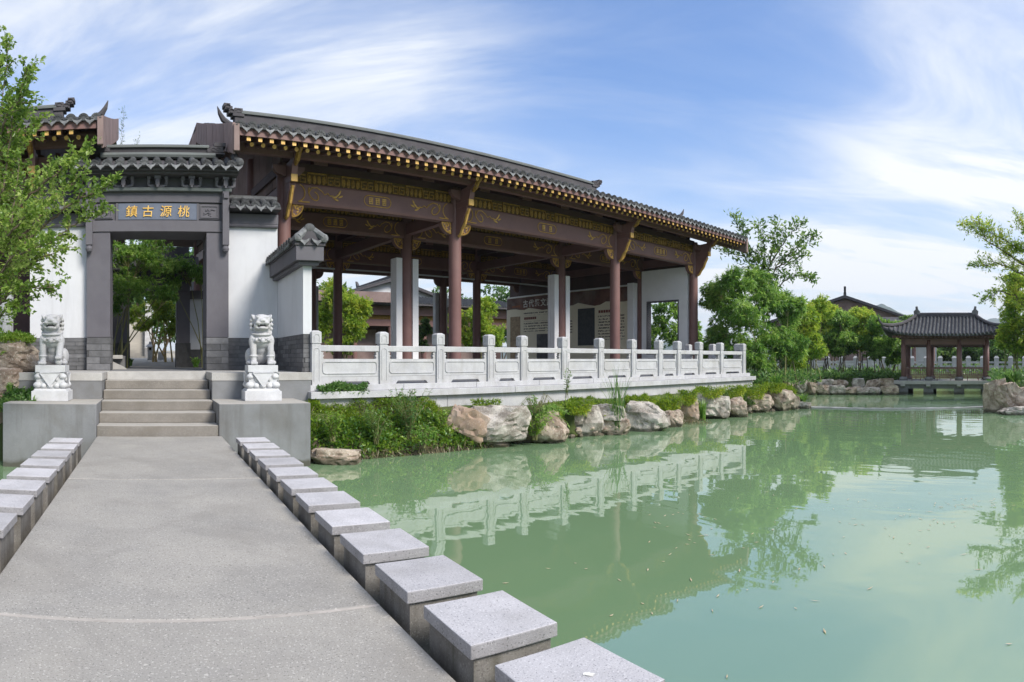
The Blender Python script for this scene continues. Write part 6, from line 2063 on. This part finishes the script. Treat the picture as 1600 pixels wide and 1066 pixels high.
def blades(name, label, cat, px, py0, py1, r, wpx, k, leafm, W_, lean=.35):
    b = pol(px, r, py1)
    T = Thing(name, label, cat, b)
    h = (py1-py0)/F*r; w = wpx/F*r/2
    mb = MB()
    for i in range(k):
        a = random.uniform(0, 2*pi)
        hh = h*random.uniform(.55, 1.05)
        dx, dy = cos(a)*w*random.uniform(.3,1), sin(a)*w*.6
        ox, oy = random.uniform(-.12,.12)*w*2, random.uniform(-.1,.1)*w*2
        sx = Vector((-sin(a+.6), cos(a+.6), 0))
        prev = None
        vs = []
        for t in (0, .35, .7, .9, 1.0):
            c = Vector((ox + dx*t*t, oy + dy*t*t, hh*(t - lean*t**3*.35)))
            ww = W_*(1-t**2.5)*.5 + .001
            vs += [c - sx*ww, c + sx*ww]
        mb.add(vs, [(2*j, 2*j+1, 2*j+3, 2*j+2) for j in range(4)])
    T.part('blade', mb.mesh('blade', leafm), None, kind='stuff')
    return T
blades('reed_clump', 'clump of tall thin reeds at the water edge in front of the balustrade', 'reeds', 966, 556, 672, 15.6, 64, 46, leaf_c, .018, .3)
blades('iris_clump', 'bright green iris clump at the waterline before the rounded grey boulder', 'iris', 1098, 618, 657, 19.2, 30, 60, leaf_b, .035)
blades('iris_clump', 'green strap-leaved tuft at the end of the hall bank by the weir', 'iris', 1254, 606, 632, 23.9, 30, 60, leaf_b, .045, .9)
blades('strap_leaf_plant', 'spiky strap-leaved plant above the boulders at the right edge', 'plant', 1582, 566, 604, 23.2, 60, 120, leaf_c, .06, .9)
blades('strap_leaf_plant', 'leafy tuft in the shade beside the rocks at the left edge', 'plant', 14, 590, 612, 11.9, 26, 26, leaf_b, .03, .9)
blades('fern', 'green fern at the foot of the courtyard wall right of the inner gate', 'fern', 306, 550, 574, 18.6, 24, 60, leaf_b, .05, 1.0)
blades('strap_leaf_plant', 'dark leafy tuft under the bamboo behind the balustrade corner', 'plant', 1212, 575, 606, 24.6, 44, 90, leaf_b, .06, .9)
blades('garden_tuft', 'low green tuft by the left jamb of the inner gate', 'plant', 204, 552, 572, 19.6, 14, 40, leaf_c, .04, .9)
for px, py, w, h, r, nm in ((515,470,40,40,66,'dark tree mass behind the left part of the open hall'),(700,480,46,36,72,'dark tree mass behind the middle of the open hall'),(785,480,36,36,74,'dark tree mass behind the exhibition wall end'),(195,440,40,50,52,'dark tree left behind the inner gate'),(300,430,40,50,54,'dark tree right behind the inner gate')):
    tree('garden_tree', nm, 'tree', 'trees closing the courtyard view', gp(px, r, .5), [(px,py,w,h,r),(px-w*.5,py+h*.8,w,h,r),(px+w*.5,py+h*.9,w,h,r)], leaf_c, .42, .17, 2, .1, bark, .4, 1.2, .35)
# undergrowth of the far bank
n = 9000
px = rng.uniform(1205, 1408, n); r = rng.uniform(34.2, 40, n); th = (px-X0)/F
z = .24 + rng.random(n)*(.12+.25*np.sin(px*.11)**2)
P = np.stack([r*np.sin(th), r*np.cos(th), z], 1); D = rng.normal(size=(n,3)); D[:,2] += .5
stuff_leaves('undergrowth', P, D, .22, .10, leaf_c)
n = 4000
px = rng.uniform(1548, 1800, n); r = rng.uniform(23, 36, n); th = (px-X0)/F
z = .25 + rng.random(n)*.45
P = np.stack([r*np.sin(th), r*np.cos(th), z], 1); D = rng.normal(size=(n,3)); D[:,2] += .5
stuff_leaves('undergrowth', P, D, .2, .09, leaf_c)
n = 5000
s = rng.uniform(20.8, 27, n); d = rng.uniform(11.2, 22, n)
P = hall_pts(s, d, .25 + rng.random(n)*.5); D = rng.normal(size=(n,3)); D[:,2] += .5
stuff_leaves('undergrowth', P, D, .18, .08, leaf_c)
n = 5000
px = rng.uniform(1195, 1700, n); r = rng.uniform(42, 75, n); th = (px-X0)/F
P = np.stack([r*np.sin(th), r*np.cos(th), .35 + rng.random(n)*.25], 1); D = rng.normal(size=(n,3)); D[:,2] += .5
stuff_leaves('undergrowth', P, D, .35, .16, leaf_c)

# floating bamboo leaves and litter
P, D = [], []
for (px, py, sx, sy_, k) in ((1050,835,40,30,34),(1160,800,120,60,40),(1400,850,120,60,40),(1450,800,90,30,60),(1000,900,200,80,30),(1300,950,200,80,26),(620,760,80,30,16),(1480,700,90,30,26),(1530,790,50,10,40)):
    for i in range(int(k*.5)):
        a, b = random.gauss(px, sx*.6), random.gauss(py, sy_*.6)
        if b < 660 or a < 480: continue
        r = rz(b, WZ+.006)
        p = pol(a, r); 
        if p.x < 1.9 and p.y < 9.5: continue
        P.append((p.x, p.y, WZ + .006)); D.append((random.gauss(0,1), random.gauss(0,1), 0))
P = np.array(P); D = np.array(D)
def flat_leaves(P, D, L_, W_):
    n = len(P); D = D/np.linalg.norm(D, axis=1, keepdims=True)
    S = np.stack([-D[:,1], D[:,0], 0*D[:,0]], 1)
    mb = MB()
    for i in range(n):
        l, w = L_*random.uniform(.4,1.3), W_*random.uniform(.6,1.2)
        p = P[i]
        mb.add([p, p + D[i]*l*.5 + S[i]*w, p + D[i]*l + np.array((0,0,.004)), p + D[i]*l*.5 - S[i]*w], ((0,1,2,3),))
    return mb
tag(link('floating_leaves', flat_leaves(P, D, .075, .007).mesh('floating_leaves', mat('dry_bamboo_leaf', (.55,.47,.33), (.40,.33,.2), 9, .8, 0))), kind='stuff')
# ------------------------------------------------------------------ haze in the air
hz_ = MB().box(-2750, 2750, -2750, 2750, -2.3, 190)
hm_ = bpy.data.materials.new('pale_haze'); hm_.use_nodes = True
_t = hm_.node_tree; _t.nodes.clear()
_o = N(_t, 'ShaderNodeOutputMaterial'); _v = N(_t, 'ShaderNodeVolumePrincipled')
_v.inputs['Color'].default_value = (.80, .88, 1.0, 1)
_v.inputs['Density'].default_value = 0.00028
_v.inputs['Anisotropy'].default_value = 0.2
_t.links.new(_v.outputs[0], _o.inputs['Volume'])
tag(link('haze', hz_.mesh('haze', hm_)), kind='stuff')
